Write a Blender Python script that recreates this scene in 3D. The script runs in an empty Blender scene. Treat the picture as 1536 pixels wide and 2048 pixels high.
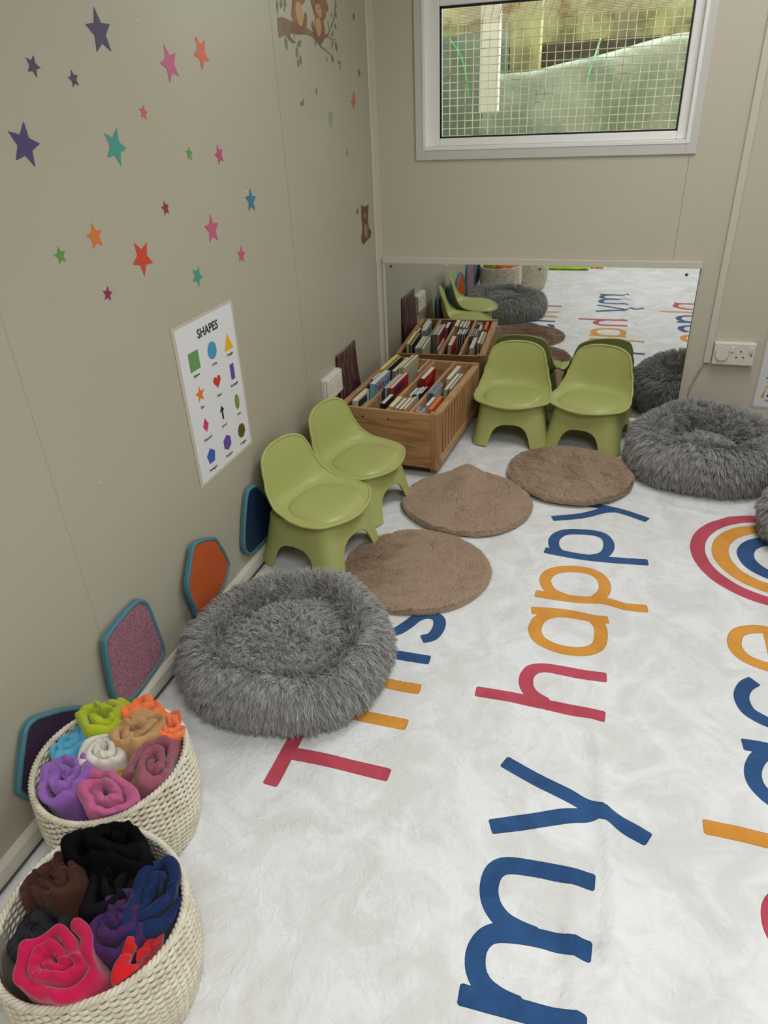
import bpy, bmesh, math, random
import numpy as np
from mathutils import Vector, Matrix, noise, geometry

S = bpy.context.scene
COL = S.collection
PI = math.pi
YB = 2.950          # back wall
XR = 3.10           # right wall (outside the picture)
YF = -1.70          # wall behind the photographer
ZC = 2.35           # ceiling

# ------------------------------------------------------------------ camera, world, lights, exposure
cd = bpy.data.cameras.new('camera')
cam = bpy.data.objects.new('camera', cd); COL.objects.link(cam)
cd.sensor_fit = 'VERTICAL'; cd.sensor_height = 24.0; cd.lens = 1415.16 * 24.0 / 2048.0
cd.clip_start = 0.02
Fv = Vector((-0.27828643, 0.819688, -0.50066779)); Rv = Vector((0.95364877, 0.29793547, -0.04229027)); Uv = Vector((-0.11450187, 0.48923004, 0.86460586))
M = Matrix((Rv, Uv, -Fv)).transposed().to_4x4(); M.translation = Vector((0.9765, 0.0, 1.2404))
cam.matrix_world = M
S.camera = cam

w = bpy.data.worlds.new('overcast_sky'); S.world = w; w.use_nodes = True
w.node_tree.nodes['Background'].inputs[0].default_value = (0.96, 1.0, 0.97, 1)
w.node_tree.nodes['Background'].inputs[1].default_value = 1.0

def area(name, loc, rot, sx, sy, power, color, spread=180):
    l = bpy.data.lights.new(name, 'AREA'); l.shape = 'RECTANGLE'; l.size = sx; l.size_y = sy
    l.energy = power; l.color = color; l.spread = math.radians(spread)
    o = bpy.data.objects.new(name, l); COL.objects.link(o); o.location = loc; o.rotation_euler = rot
    return o
area('ceiling_lamp', (1.35, 1.95, ZC - 0.05), (0, 0, 0), 0.58, 1.18, 16.5, (0.94, 0.96, 1.0), 150)
area('ceiling_lamp', (1.45, -0.25, ZC - 0.05), (0, 0, 0), 0.58, 1.18, 27, (0.94, 0.96, 1.0), 150)
area('sky_patch', (0.70, 4.75, 3.0), (math.radians(50), 0, PI), 3.2, 1.3, 80, (0.97, 1.0, 0.98))
so = area('sky_patch', (3.9, 5.2, 2.5), (0, 0, 0), 3.4, 1.6, 300, (1.0, 1.0, 0.97))
so.rotation_euler = (Vector((3.9, 5.2, 2.5)) - Vector((0.66, YB, 1.45))).to_track_quat('Z', 'Y').to_euler()
area('added_side_light', (XR + 0.12, 0.55, 1.45), (0, PI / 2, 0), 1.0, 1.6, 8, (0.92, 0.97, 1.0))  # added lamp out of view, brightens the room from the right

S.view_settings.view_transform = 'Standard'; S.view_settings.look = 'None'
S.view_settings.gamma = 1.0; S.view_settings.exposure = 0.0; S.view_settings.use_curve_mapping = False
S.cycles.max_bounces = 8; S.cycles.diffuse_bounces = 4; S.cycles.glossy_bounces = 4
S.cycles.use_adaptive_sampling = True; S.cycles.adaptive_threshold = 0.035
S.cycles.transparent_max_bounces = 12; S.cycles.use_denoising = True
try: S.cycles_curves.shape = 'RIBBONS'
except Exception: pass

# ------------------------------------------------------------------ materials
def lin(c):
    if isinstance(c, str):
        c = [int(c[i:i + 2], 16) / 255 for i in (1, 3, 5)]
    else:
        c = [v / 255 for v in c]
    return tuple(v / 12.92 if v <= .04045 else ((v + .055) / 1.055) ** 2.4 for v in c) + (1,)
MATS = {}
def mat(name, col, rough=0.6, spec=0.5, metal=0.0, sheen=0.0, bump=None, var=None, coat=0.0, sss=0.0):
    """bump=(scale,strength,detail)  var=(scale,other colour,lo,hi)"""
    if name in MATS: return MATS[name]
    m = bpy.data.materials.new(name); m.use_nodes = True; nt = m.node_tree; b = nt.nodes['Principled BSDF']
    b.inputs['Base Color'].default_value = lin(col); b.inputs['Roughness'].default_value = rough
    b.inputs['Specular IOR Level'].default_value = spec; b.inputs['Metallic'].default_value = metal
    b.inputs['Sheen Weight'].default_value = sheen; b.inputs['Coat Weight'].default_value = coat
    if bump or var:
        tc = nt.nodes.new('ShaderNodeTexCoord')
    if bump:
        n = nt.nodes.new('ShaderNodeTexNoise'); n.inputs['Scale'].default_value = bump[0]; n.inputs['Detail'].default_value = bump[2] if len(bump) > 2 else 3
        bp = nt.nodes.new('ShaderNodeBump'); bp.inputs['Strength'].default_value = bump[1]; bp.inputs['Distance'].default_value = bump[3] if len(bump) > 3 else 0.002
        nt.links.new(tc.outputs['Object'], n.inputs['Vector']); nt.links.new(n.outputs['Fac'], bp.inputs['Height']); nt.links.new(bp.outputs['Normal'], b.inputs['Normal'])
    if var:
        n = nt.nodes.new('ShaderNodeTexNoise'); n.inputs['Scale'].default_value = var[0]; n.inputs['Detail'].default_value = 4
        r = nt.nodes.new('ShaderNodeValToRGB'); r.color_ramp.elements[0].position = var[2]; r.color_ramp.elements[1].position = var[3]
        r.color_ramp.elements[0].color = lin(var[1]); r.color_ramp.elements[1].color = lin(col)
        nt.links.new(tc.outputs['Object'], n.inputs['Vector']); nt.links.new(n.outputs['Fac'], r.inputs['Fac']); nt.links.new(r.outputs['Color'], b.inputs['Base Color'])
    MATS[name] = m
    return m

def wood(name, c1, c2, axis, scale=1.0):
    m = bpy.data.materials.new(name); m.use_nodes = True; nt = m.node_tree; b = nt.nodes['Principled BSDF']
    tc = nt.nodes.new('ShaderNodeTexCoord'); mp = nt.nodes.new('ShaderNodeMapping')
    sc = [26 * scale] * 3; sc[axis] = 2.2 * scale; mp.inputs['Scale'].default_value = sc
    n = nt.nodes.new('ShaderNodeTexNoise'); n.inputs['Scale'].default_value = 1.0; n.inputs['Detail'].default_value = 3; n.inputs['Distortion'].default_value = 0.6
    wv = nt.nodes.new('ShaderNodeTexNoise'); wv.inputs['Scale'].default_value = 5.0; wv.inputs['Detail'].default_value = 6
    mx = nt.nodes.new('ShaderNodeMath'); mx.operation = 'MULTIPLY_ADD'; mx.inputs[1].default_value = 5.0
    fr = nt.nodes.new('ShaderNodeMath'); fr.operation = 'PINGPONG'; fr.inputs[1].default_value = 0.5
    r = nt.nodes.new('ShaderNodeValToRGB'); r.color_ramp.elements[0].color = lin(c2); r.color_ramp.elements[1].color = lin(c1)
    r.color_ramp.elements[0].position = 0.0; r.color_ramp.elements[1].position = 0.35
    nt.links.new(tc.outputs['Object'], mp.inputs['Vector']); nt.links.new(mp.outputs['Vector'], n.inputs['Vector']); nt.links.new(mp.outputs['Vector'], wv.inputs['Vector'])
    nt.links.new(n.outputs['Fac'], mx.inputs[0]); nt.links.new(wv.outputs['Fac'], mx.inputs[2]); nt.links.new(mx.outputs[0], fr.inputs[0]); nt.links.new(fr.outputs[0], r.inputs['Fac'])
    nt.links.new(r.outputs['Color'], b.inputs['Base Color']); b.inputs['Roughness'].default_value = 0.45
    return m

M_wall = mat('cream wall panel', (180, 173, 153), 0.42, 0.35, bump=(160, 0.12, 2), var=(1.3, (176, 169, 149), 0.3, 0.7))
def nicks(m):
    nt = m.node_tree; b = nt.nodes['Principled BSDF']; tc = nt.nodes.new('ShaderNodeTexCoord')
    v = nt.nodes.new('ShaderNodeTexVoronoi'); v.inputs['Scale'].default_value = 11; n = nt.nodes.new('ShaderNodeTexNoise'); n.inputs['Scale'].default_value = 2.2
    l1 = nt.nodes.new('ShaderNodeMath'); l1.operation = 'LESS_THAN'; l1.inputs[1].default_value = .028
    l2 = nt.nodes.new('ShaderNodeMath'); l2.operation = 'GREATER_THAN'; l2.inputs[1].default_value = .52
    mu = nt.nodes.new('ShaderNodeMath'); mu.operation = 'MULTIPLY'; mx = nt.nodes.new('ShaderNodeMix'); mx.data_type = 'RGBA'; mx.inputs[7].default_value = lin((226, 222, 208))
    L = nt.links.new; L(tc.outputs['Object'], v.inputs['Vector']); L(tc.outputs['Object'], n.inputs['Vector']); L(v.outputs['Distance'], l1.inputs[0]); L(n.outputs['Fac'], l2.inputs[0])
    L(l1.outputs[0], mu.inputs[0]); L(l2.outputs[0], mu.inputs[1]); src = b.inputs['Base Color'].links[0].from_socket
    L(mu.outputs[0], mx.inputs[0]); L(src, mx.inputs[6]); L(mx.outputs[2], b.inputs['Base Color'])
nicks(M_wall)
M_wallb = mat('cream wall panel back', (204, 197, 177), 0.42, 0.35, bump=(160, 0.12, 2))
M_trim = mat('white trim', (212, 206, 190), 0.35)
M_pvc = mat('white window plastic', (246, 244, 238), 0.28)
M_case = mat('grey white window casing', (212, 209, 202), 0.35)
M_black = mat('black rubber', (14, 20, 26), 0.5)
M_ceil = mat('ceiling white', (214, 212, 206), 0.8)
M_floor = mat('grey vinyl floor', (110, 108, 104), 0.5)
M_green = mat('sage green plastic', (178, 182, 110), 0.42, 0.4, bump=(500, 0.05, 2))
M_cush = mat('sage green cushion vinyl', (176, 180, 108), 0.36, 0.45)
M_dark = mat('dark gap', (20, 18, 16), 0.9)
M_screw = mat('steel screw', (120, 118, 112), 0.35, metal=0.9)
M_brass = mat('brass screw', (190, 160, 100), 0.35, metal=0.8)

# ------------------------------------------------------------------ object helpers
def tag(o, label=None, cat=None, group=None, kind=None):
    if label: o['label'] = label
    if cat: o['category'] = cat
    if group: o['group'] = group
    if kind: o['kind'] = kind
    return o
def empty(name, loc=(0, 0, 0), rz=0, label=None, cat=None, group=None):
    o = bpy.data.objects.new(name, None); COL.objects.link(o); o.location = loc; o.rotation_euler = (0, 0, rz)
    o.empty_display_size = 0.05
    return tag(o, label, cat, group)
def obj(name, me, m=None, parent=None, smooth=False):
    if m is not None:
        for mm in (m if isinstance(m, (list, tuple)) else [m]): me.materials.append(mm)
    if smooth:
        me.shade_smooth()
    o = bpy.data.objects.new(name, me); COL.objects.link(o)
    if parent is not None: o.parent = parent
    return o
class MB:
    def __init__(s): s.v = []; s.f = []; s.mi = []
    def add(s, v, f, mi=0):
        b = len(s.v); s.v += [tuple(p) for p in v]; s.f += [tuple(b + i for i in q) for q in f]; s.mi += [mi] * len(f); return s
    def box(s, x0, x1, y0, y1, z0, z1, mi=0):
        v = [(x, y, z) for z in (z0, z1) for y in (y0, y1) for x in (x0, x1)]
        return s.add(v, [(0, 2, 3, 1), (4, 5, 7, 6), (0, 1, 5, 4), (2, 6, 7, 3), (0, 4, 6, 2), (1, 3, 7, 5)], mi)
    def obox(s, mtx, sx, sy, sz, mi=0):
        v = [mtx @ Vector((x * sx / 2, y * sy / 2, z * sz / 2)) for z in (-1, 1) for y in (-1, 1) for x in (-1, 1)]
        return s.add(v, [(0, 2, 3, 1), (4, 5, 7, 6), (0, 1, 5, 4), (2, 6, 7, 3), (0, 4, 6, 2), (1, 3, 7, 5)], mi)
    def tube(s, pts, r, n=8, mi=0, closed=False):
        pts = [Vector(p) for p in pts]; N = len(pts); rings = []
        up = None
        for i, p in enumerate(pts):
            if closed: t = pts[(i + 1) % N] - pts[i - 1]
            else: t = pts[min(i + 1, N - 1)] - pts[max(i - 1, 0)]
            t.normalize()
            if up is None:
                up = Vector((0, 0, 1)) if abs(t.z) < .9 else Vector((1, 0, 0))
            a = (up - t * up.dot(t)).normalized(); b = t.cross(a); up = a
            rr = r[i] if hasattr(r, '__len__') else r
            rings.append([p + a * (rr * math.cos(2 * PI * k / n)) + b * (rr * math.sin(2 * PI * k / n)) for k in range(n)])
        v = [q for R in rings for q in R]; f = []
        for i in range(N if closed else N - 1):
            j = (i + 1) % N
            for k in range(n):
                f.append((i * n + k, i * n + (k + 1) % n, j * n + (k + 1) % n, j * n + k))
        if not closed: f += [tuple(range(n))[::-1], tuple((N - 1) * n + k for k in range(n))]
        return s.add(v, f, mi)
    def prism(s, poly, d0, d1, frame, mi=0):
        """poly 2-D points, frame(u,v,d) -> 3-D"""
        n = len(poly); v = [frame(u, w_, d0) for u, w_ in poly] + [frame(u, w_, d1) for u, w_ in poly]
        return s.add(v, [tuple(range(n))[::-1], tuple(range(n, 2 * n))] + [(i, (i + 1) % n, n + (i + 1) % n, n + i) for i in range(n)], mi)
    def mesh(s, name='m', fix=True):
        me = bpy.data.meshes.new(name); me.from_pydata(s.v, [], s.f); me.polygons.foreach_set('material_index', s.mi)
        if fix:
            bm = bmesh.new(); bm.from_mesh(me); bmesh.ops.recalc_face_normals(bm, faces=bm.faces); bm.to_mesh(me); bm.free()
        me.update(); return me
def build(name, mb, m, parent=None, bevel=0, seg=2, smooth=False):
    o = obj(name, mb.mesh(name), m, parent, smooth)
    if bevel:
        md = o.modifiers.new('bevel', 'BEVEL'); md.width = bevel; md.segments = seg; md.limit_method = 'ANGLE'; md.angle_limit = math.radians(40)
    return o
def wallx(y, z, d): return (d, y, z)             # on the left wall, d = distance from it
def wally(x, z, d): return (x, YB - d, z)        # on the back wall
def smooth_poly(pts, n=6, closed=True):
    pts = [Vector(p) for p in pts]; N = len(pts); out = []
    rng = range(N) if closed else range(N - 1)
    for i in rng:
        g = (lambda k: pts[k % N]) if closed else (lambda k: pts[max(0, min(N - 1, k))])
        p0, p1, p2, p3 = g(i - 1), g(i), g(i + 1), g(i + 2)
        for k in range(n):
            t = k / n
            out.append(0.5 * ((2 * p1) + (p2 - p0) * t + (2 * p0 - 5 * p1 + 4 * p2 - p3) * t * t + (3 * p1 - p0 - 3 * p2 + p3) * t ** 3))
    if not closed: out.append(pts[-1].copy())
    return out
def text_mesh(txt, size, align='CENTER', depth=0.0003, weight=0.0, spacing=1.0):
    c = bpy.data.curves.new('text', 'FONT'); c.body = txt; c.size = size; c.align_x = align; c.align_y = 'CENTER'
    c.extrude = depth; c.offset = weight; c.space_character = spacing; c.resolution_u = 3
    o = bpy.data.objects.new('text', c); COL.objects.link(o)
    bpy.context.view_layer.update()
    dg = bpy.context.evaluated_depsgraph_get()
    me = bpy.data.meshes.new_from_object(o.evaluated_get(dg))
    bpy.data.objects.remove(o); bpy.data.curves.remove(c)
    me.materials.clear()
    return me
def text_on(name, txt, size, frame_m, m, parent, sx=1.0, **k):
    me = text_mesh(txt, size, **k); me.transform(Matrix.Diagonal((sx, 1, 1, 1))); me.transform(frame_m)
    return obj(name, me, m, parent)
def frame_x(y, z, d):   # text readable from inside the room on the left wall
    return Matrix(((0, 0, 1, d), (1, 0, 0, y), (0, 1, 0, z), (0, 0, 0, 1)))
def frame_y(x, z, d):
    return Matrix(((1, 0, 0, x), (0, 0, -1, YB - d), (0, 1, 0, z), (0, 0, 0, 1)))

# ------------------------------------------------------------------ room shell
def struct(name, mb, m, **k):
    o = build(name, mb, m, **k); o['kind'] = 'structure'; return o
struct('floor', MB().box(-0.1, XR + 0.1, YF - 0.1, YB + 0.1, -0.08, -0.004), M_floor)
struct('ceiling', MB().box(-0.1, XR + 0.1, YF - 0.1, YB + 0.1, ZC, ZC + 0.08), M_ceil)
# left wall of 1.19 m boards with thin joints
mb = MB(); ys = [YF - 0.1, -0.25, 0.938, 2.128, YB + 0.1]
for a, b in zip(ys[:-1], ys[1:]): mb.box(-0.10, 0.0, a + (.0003 if a == .938 else .0009), b - (.0003 if b == .938 else .0009), -0.05, ZC)
mb.box(-0.12, -0.006, YF - .1, YB + .1, -0.05, ZC)
struct('wall_left', mb, M_wall)
# back wall around the window opening
WX0, WX1, WZ0, WZ1 = 0.212, 1.150, 1.079, 1.95
mb = MB()
for a, b, c, d in ((-0.1, WX0, 0, ZC), (WX0, WX1, 0, WZ0), (WX0, WX1, WZ1, ZC), (WX1, 1.1625, 0, ZC), (1.1641, XR + .1, 0, ZC)):
    mb.box(a, b, YB, YB + 0.10, c - (0.05 if c == 0 else 0), d)
mb.box(1.16, 1.17, YB + .004, YB + .1, -0.05, ZC)
struct('wall_back', mb, M_wallb)
mb = MB(); wy0, wy1, wz0, wz1 = -0.35, 1.45, 0.85, 2.0
for a, b, c, d in ((YF - .1, wy0, -.05, ZC), (wy1, YB + .1, -.05, ZC), (wy0, wy1, -.05, wz0), (wy0, wy1, wz1, ZC)):
    mb.box(XR, XR + 0.1, a, b, c, d)
struct('wall_right', mb, M_wallb)
struct('wall_front', MB().box(-0.1, XR + 0.1, YF - 0.1, YF, -0.05, ZC), M_wallb)
# baseboard on the left wall, bevelled top edge and a dark line of floor under it
prof = [(0, 0.006), (0.013, 0.006), (0.013, 0.038), (0.006, 0.048), (0, 0.048)]
mb = MB(); mb.prism(prof, YF, YB, lambda u, v, d: (u, d, v)); struct('baseboard_left', mb, M_trim)
mb = MB(); mb.prism(prof, 1.0, XR, lambda u, v, d: (d, YB - u, v)); struct('baseboard_back', mb, M_trim)
# corner strip, and trunking right of the mirror
struct('trim_1', MB().box(0.0, 0.024, YB - 0.004, YB, 0.05, ZC), M_trim, bevel=0.001)
struct('trim_2', MB().box(0.0, 0.0035, YB - 0.018, YB, 0.05, ZC), M_trim, bevel=0.001)
o = struct('trim_3', MB().box(1.331, 1.356, YB - 0.016, YB, 0.303, ZC), M_trim, bevel=0.002)

# window in the back wall
def make_window():
    r = empty('window_1', (0, 0, 0)); r['kind'] = 'structure'
    ox0, ox1, oz0, oz1 = 0.1775, 1.182, 1.040, 1.99
    mb = MB()
    for a, b, c, d in ((ox0, WX0 + .002, oz0, oz1), (WX1 - .002, ox1, oz0, oz1), (WX0 + .002, WX1 - .002, oz0, WZ0 + .001), (WX0 + .002, WX1 - .002, WZ1, oz1)):
        mb.box(a, b, YB - 0.007, YB, c, d)
    build('window_casing', mb, M_case, r, bevel=0.0015)
    mb = MB(); t = 0.006                       # reveal lining
    for a, b, c, d in ((WX0 - t, WX0 + t, WZ0 - t, WZ1 + t), (WX1 - t, WX1 + t, WZ0 - t, WZ1 + t), (WX0 + t, WX1 - t, WZ0 - t, WZ0 + t), (WX0 + t, WX1 - t, WZ1 - t, WZ1 + t)):
        mb.box(a, b, YB - 0.009, YB + 0.09, c, d)
    build('reveal_lining', mb, M_pvc, r, bevel=0.001)
    fx0, fx1, fz0, fz1 = WX0 + .004, WX1 - .004, WZ0 + .006, WZ1 - .006
    gx0, gx1, gz0, gz1 = 0.2655, 1.1125, 1.112, 1.524
    prof = [(0, 0.012), (0.020, 0.008), (0.028, 0.014), (0.028, 0.05), (0, 0.05)]
    mb = MB()
    for a, b, c, d in ((fx0, gx0, fz0, fz1), (gx1, fx1, fz0, fz1), (gx0, gx1, fz0, gz0), (gx0, gx1, gz1, gz1 + .07), (gx0, gx1, fz1 - .05, fz1)):
        mb.box(a, b, YB + 0.018, YB + 0.07, c, d)
    build('window_frame', mb, M_pvc, r, bevel=0.004, seg=3)
    mb = MB()
    for a, b, c, d in ((gx0, gx0 + .005, gz0, gz1), (gx1 - .005, gx1, gz0, gz1), (gx0, gx1, gz0, gz0 + .005), (gx0, gx1, gz1 - .006, gz1)):
        mb.box(a - .0008, b + .0008, YB + 0.022, YB + 0.034, c - .0008, d + .0008)
    build('gasket', mb, M_black, r)
    g = bpy.data.materials.new('window glass'); g.use_nodes = True; nt = g.node_tree
    nt.nodes.remove(nt.nodes['Principled BSDF']); out = nt.nodes['Material Output']
    tr = nt.nodes.new('ShaderNodeBsdfTransparent'); tr.inputs[0].default_value = (0.94, 0.97, 0.95, 1)
    gl = nt.nodes.new('ShaderNodeBsdfGlossy'); gl.inputs['Roughness'].default_value = 0.02; fn = nt.nodes.new('ShaderNodeFresnel'); fn.inputs[0].default_value = 1.5
    mx = nt.nodes.new('ShaderNodeMixShader'); nt.links.new(fn.outputs[0], mx.inputs[0]); nt.links.new(tr.outputs[0], mx.inputs[1]); nt.links.new(gl.outputs[0], mx.inputs[2]); nt.links.new(mx.outputs[0], out.inputs[0])
    build('glass_pane', MB().box(gx0, gx1, YB + 0.030, YB + 0.034, gz0, gz1), g, r)
    build('glass_pane', MB().box(gx0, gx1, YB + 0.030, YB + 0.034, gz1 + .07, fz1 - .05), g, r)
    return g
M_glass = make_window()
def added_side_window():  # unseen window, added so the side light has an opening
    r = empty('added_window', (0, 0, 0)); r['kind'] = 'structure'
    mb = MB()
    for a, b, c, d in ((wy0, wy0 + .05, wz0, wz1), (wy1 - .05, wy1, wz0, wz1), (wy0, wy1, wz0, wz0 + .05), (wy0, wy1, wz1 - .05, wz1), (.52, .58, wz0, wz1)):
        mb.box(XR + .01, XR + .07, a, b, c, d)
    build('window_frame', mb, M_pvc, r)
    build('glass_pane', MB().box(XR + .03, XR + .035, wy0 + .05, wy1 - .05, wz0 + .05, wz1 - .05), M_glass, r)
added_side_window()
for x0, y0 in ((1.35, 1.95), (1.45, -0.25)):
    r = empty('ceiling_light', (x0, y0, ZC), 0, 'flat square-edged light panel on the ceiling, ' + ('nearer the window wall' if y0 > 0 else 'farther from the window wall'), 'ceiling light', 'ceiling light panels')
    build('frame', MB().box(-.31, .31, -.61, .61, -.045, 0), M_trim, r)

# ------------------------------------------------------------------ outside the window
M_wire = mat('rusty pale wire', (226, 212, 176), 0.5, var=(14, (176, 132, 84), 0.34, 0.50))
def wire_guard():
    r = empty('window_guard', (0, 0, 0), 0, 'rusty cream welded wire mesh guard outside the window', 'window guard')
    yg = YB + 0.20; mb = MB(); sp = 0.0305; zt = 1.485
    zs = 0.98
    k = 0; x = 0.05
    while x < 1.36: mb.tube([(x, yg, zs), (x, yg, zt)], 0.0017, 5); x += sp
    z = zs
    while z <= zt + .001: mb.tube([(0.05, yg - .002, z), (1.36, yg - .002, z)], 0.0017, 5); z += sp * 0.86
    build('mesh_front', mb, M_wire, r)
    mb = MB(); x = 0.05
    while x < 1.36: mb.tube([(x, yg, zt), (x + .03, YB + .11, zt + 0.05)], 0.0013, 5); x += sp
    for q in range(14):
        t = q / 13; mb.tube([(0.05, yg - .09 * t, zt + .05 * t), (1.36, yg - .09 * t, zt + .05 * t)], 0.0013, 5)
    build('mesh_top', mb, M_wire, r)
    for xx in (0.05, 1.36):
        mb = MB()
        mb.box(xx - .008, xx + .008, YB + .09, yg, zt + .0, zt + .012); mb.box(xx - .008, xx + .008, YB + .09, yg, zs, zs + .012); mb.box(xx - .006, xx + .006, yg - .006, yg + .006, zs, zt)
        build('bracket', mb, M_wire, r)
wire_guard()
M_ground = mat('outdoor ground', (96, 92, 78), 0.9)
struct('ground', MB().box(-4, 6, YB + 0.12, 8, -0.5, -0.45), M_ground)
M_net = mat('green shade netting', (138, 152, 134), 0.8, var=(7, (104, 120, 104), 0.35, 0.65), bump=(90, 0.6, 3, .004))
M_tarp = mat('green tarpaulin', (168, 178, 160), 0.5, 0.4, var=(5, (124, 140, 122), 0.35, 0.6), bump=(14, 0.7, 4, .02))
def sheet(name, f, nu, nv, m, parent=None, thick=0.004):
    v = [f(i / nu, j / nv) for j in range(nv + 1) for i in range(nu + 1)]
    fc = [(j * (nu + 1) + i, j * (nu + 1) + i + 1, (j + 1) * (nu + 1) + i + 1, (j + 1) * (nu + 1) + i) for j in range(nv) for i in range(nu)]
    o = obj(name, MB().add(v, fc).mesh(name), m, parent, True)
    md = o.modifiers.new('solid', 'SOLIDIFY'); md.thickness = thick; return o
def N3(x, y, z): return noise.noise(Vector((x, y, z)))
o = sheet('shade_netting', lambda u, v: (-1.3 + 1.66 * u, 3.97, -.44 + 1.94 * v), 40, 40, M_net)
tag(o, 'green shade netting hanging upright beyond the left half of the window', 'netting')
def tarpf(u, v):
    x = 0.30 + 2.4 * u
    top = 1.33 + 0.11 * min(1, max(0, (x - .5) / .6)) + .01 * N3(x * 3, 0, 5)
    s = min(1, v * 1.25); z = -.44 + (top + .44) * math.sin(s * PI / 2) ** .8
    y = 3.52 + .34 * v ** 1.5 + 0.05 * N3(x * 2.2, v * 4, 9) + .02 * N3(x * 9, v * 9 + x * 4, 3)
    return (x, y, z if v < .8 else top - (v - .8) * .1)
o = sheet('tarpaulin', tarpf, 70, 50, M_tarp); tag(o, 'pale green tarpaulin draped over a heap beyond the right of the window', 'tarpaulin')
M_p1 = mat('weathered fence board', (182, 172, 140), 0.8, var=(6, (130, 120, 96), .35, .65)); M_p2 = mat('mossy fence board', (200, 198, 140), 0.8, var=(8, (140, 136, 96), .35, .6))
r = empty('board_fence', (0, 4.7, -.45), 0, 'weathered mossy wooden board fence behind the tarpaulin', 'fence')
random.seed(3); x = -1.6; k = 0
while x < 3.0:
    wd = random.uniform(.085, .11)
    build('board', MB().box(x - .004, x + wd + .004, -.012 + .006 * (k % 2), .012 + .006 * (k % 2), 0, 2.35 + random.uniform(-.03, .03)), random.choice([M_p1, M_p2]), r); x += wd; k += 1
M_beam = mat('grey brown beam', (104, 96, 82), 0.85, var=(9, (70, 64, 56), .4, .6))
build('rail', MB().box(-1.7, 3.1, -.06, -.012, 1.84, 1.93), M_beam, r)
tag(build('timber_beam', MB().box(0.42, 2.8, 4.12, 4.20, 1.36, 1.455), M_beam), 'dark grey timber beam lying behind the top of the tarpaulin', 'beam')
tag(build('timber_post', MB().box(0.36, 0.50, 4.02, 4.10, -.45, 1.9), M_p2), 'mossy yellow green timber post left of the tarpaulin', 'post')
tag(build('white_bar', MB().box(0.335, 0.415, 3.38, 3.42, 1.182, 2.2), M_pvc, bevel=.006), 'white stand-in batten hanging upright in front of the green netting', 'bar')  # stand-in bar for a white upright shape of unknown kind
M_cord = mat('green cord', (96, 214, 130), 0.5)
def cordo(pts, label):
    o = build('cord', MB().tube([tuple(p) for p in smooth_poly(pts, 5, False)], .004, 6), M_cord); tag(o, label, 'cord', 'green cords outside the window')
cordo([(0.075, 3.965, 1.49), (.13, 3.965, 1.42), (.16, 3.965, 1.33), (.175, 3.965, 1.24)], 'thin green cord hanging over the netting at the left of the window')
cordo([(0.78, 3.84, 1.44), (.775, 3.77, 1.40), (.765, 3.70, 1.35), (.75, 3.64, 1.28)], 'thin green cord hanging over the tarpaulin at the right')
cordo([(0.355, 4.016, 1.315), (.42, 4.016, 1.318), (.505, 4.016, 1.315)], 'short green cord tied across the timber post')

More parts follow.
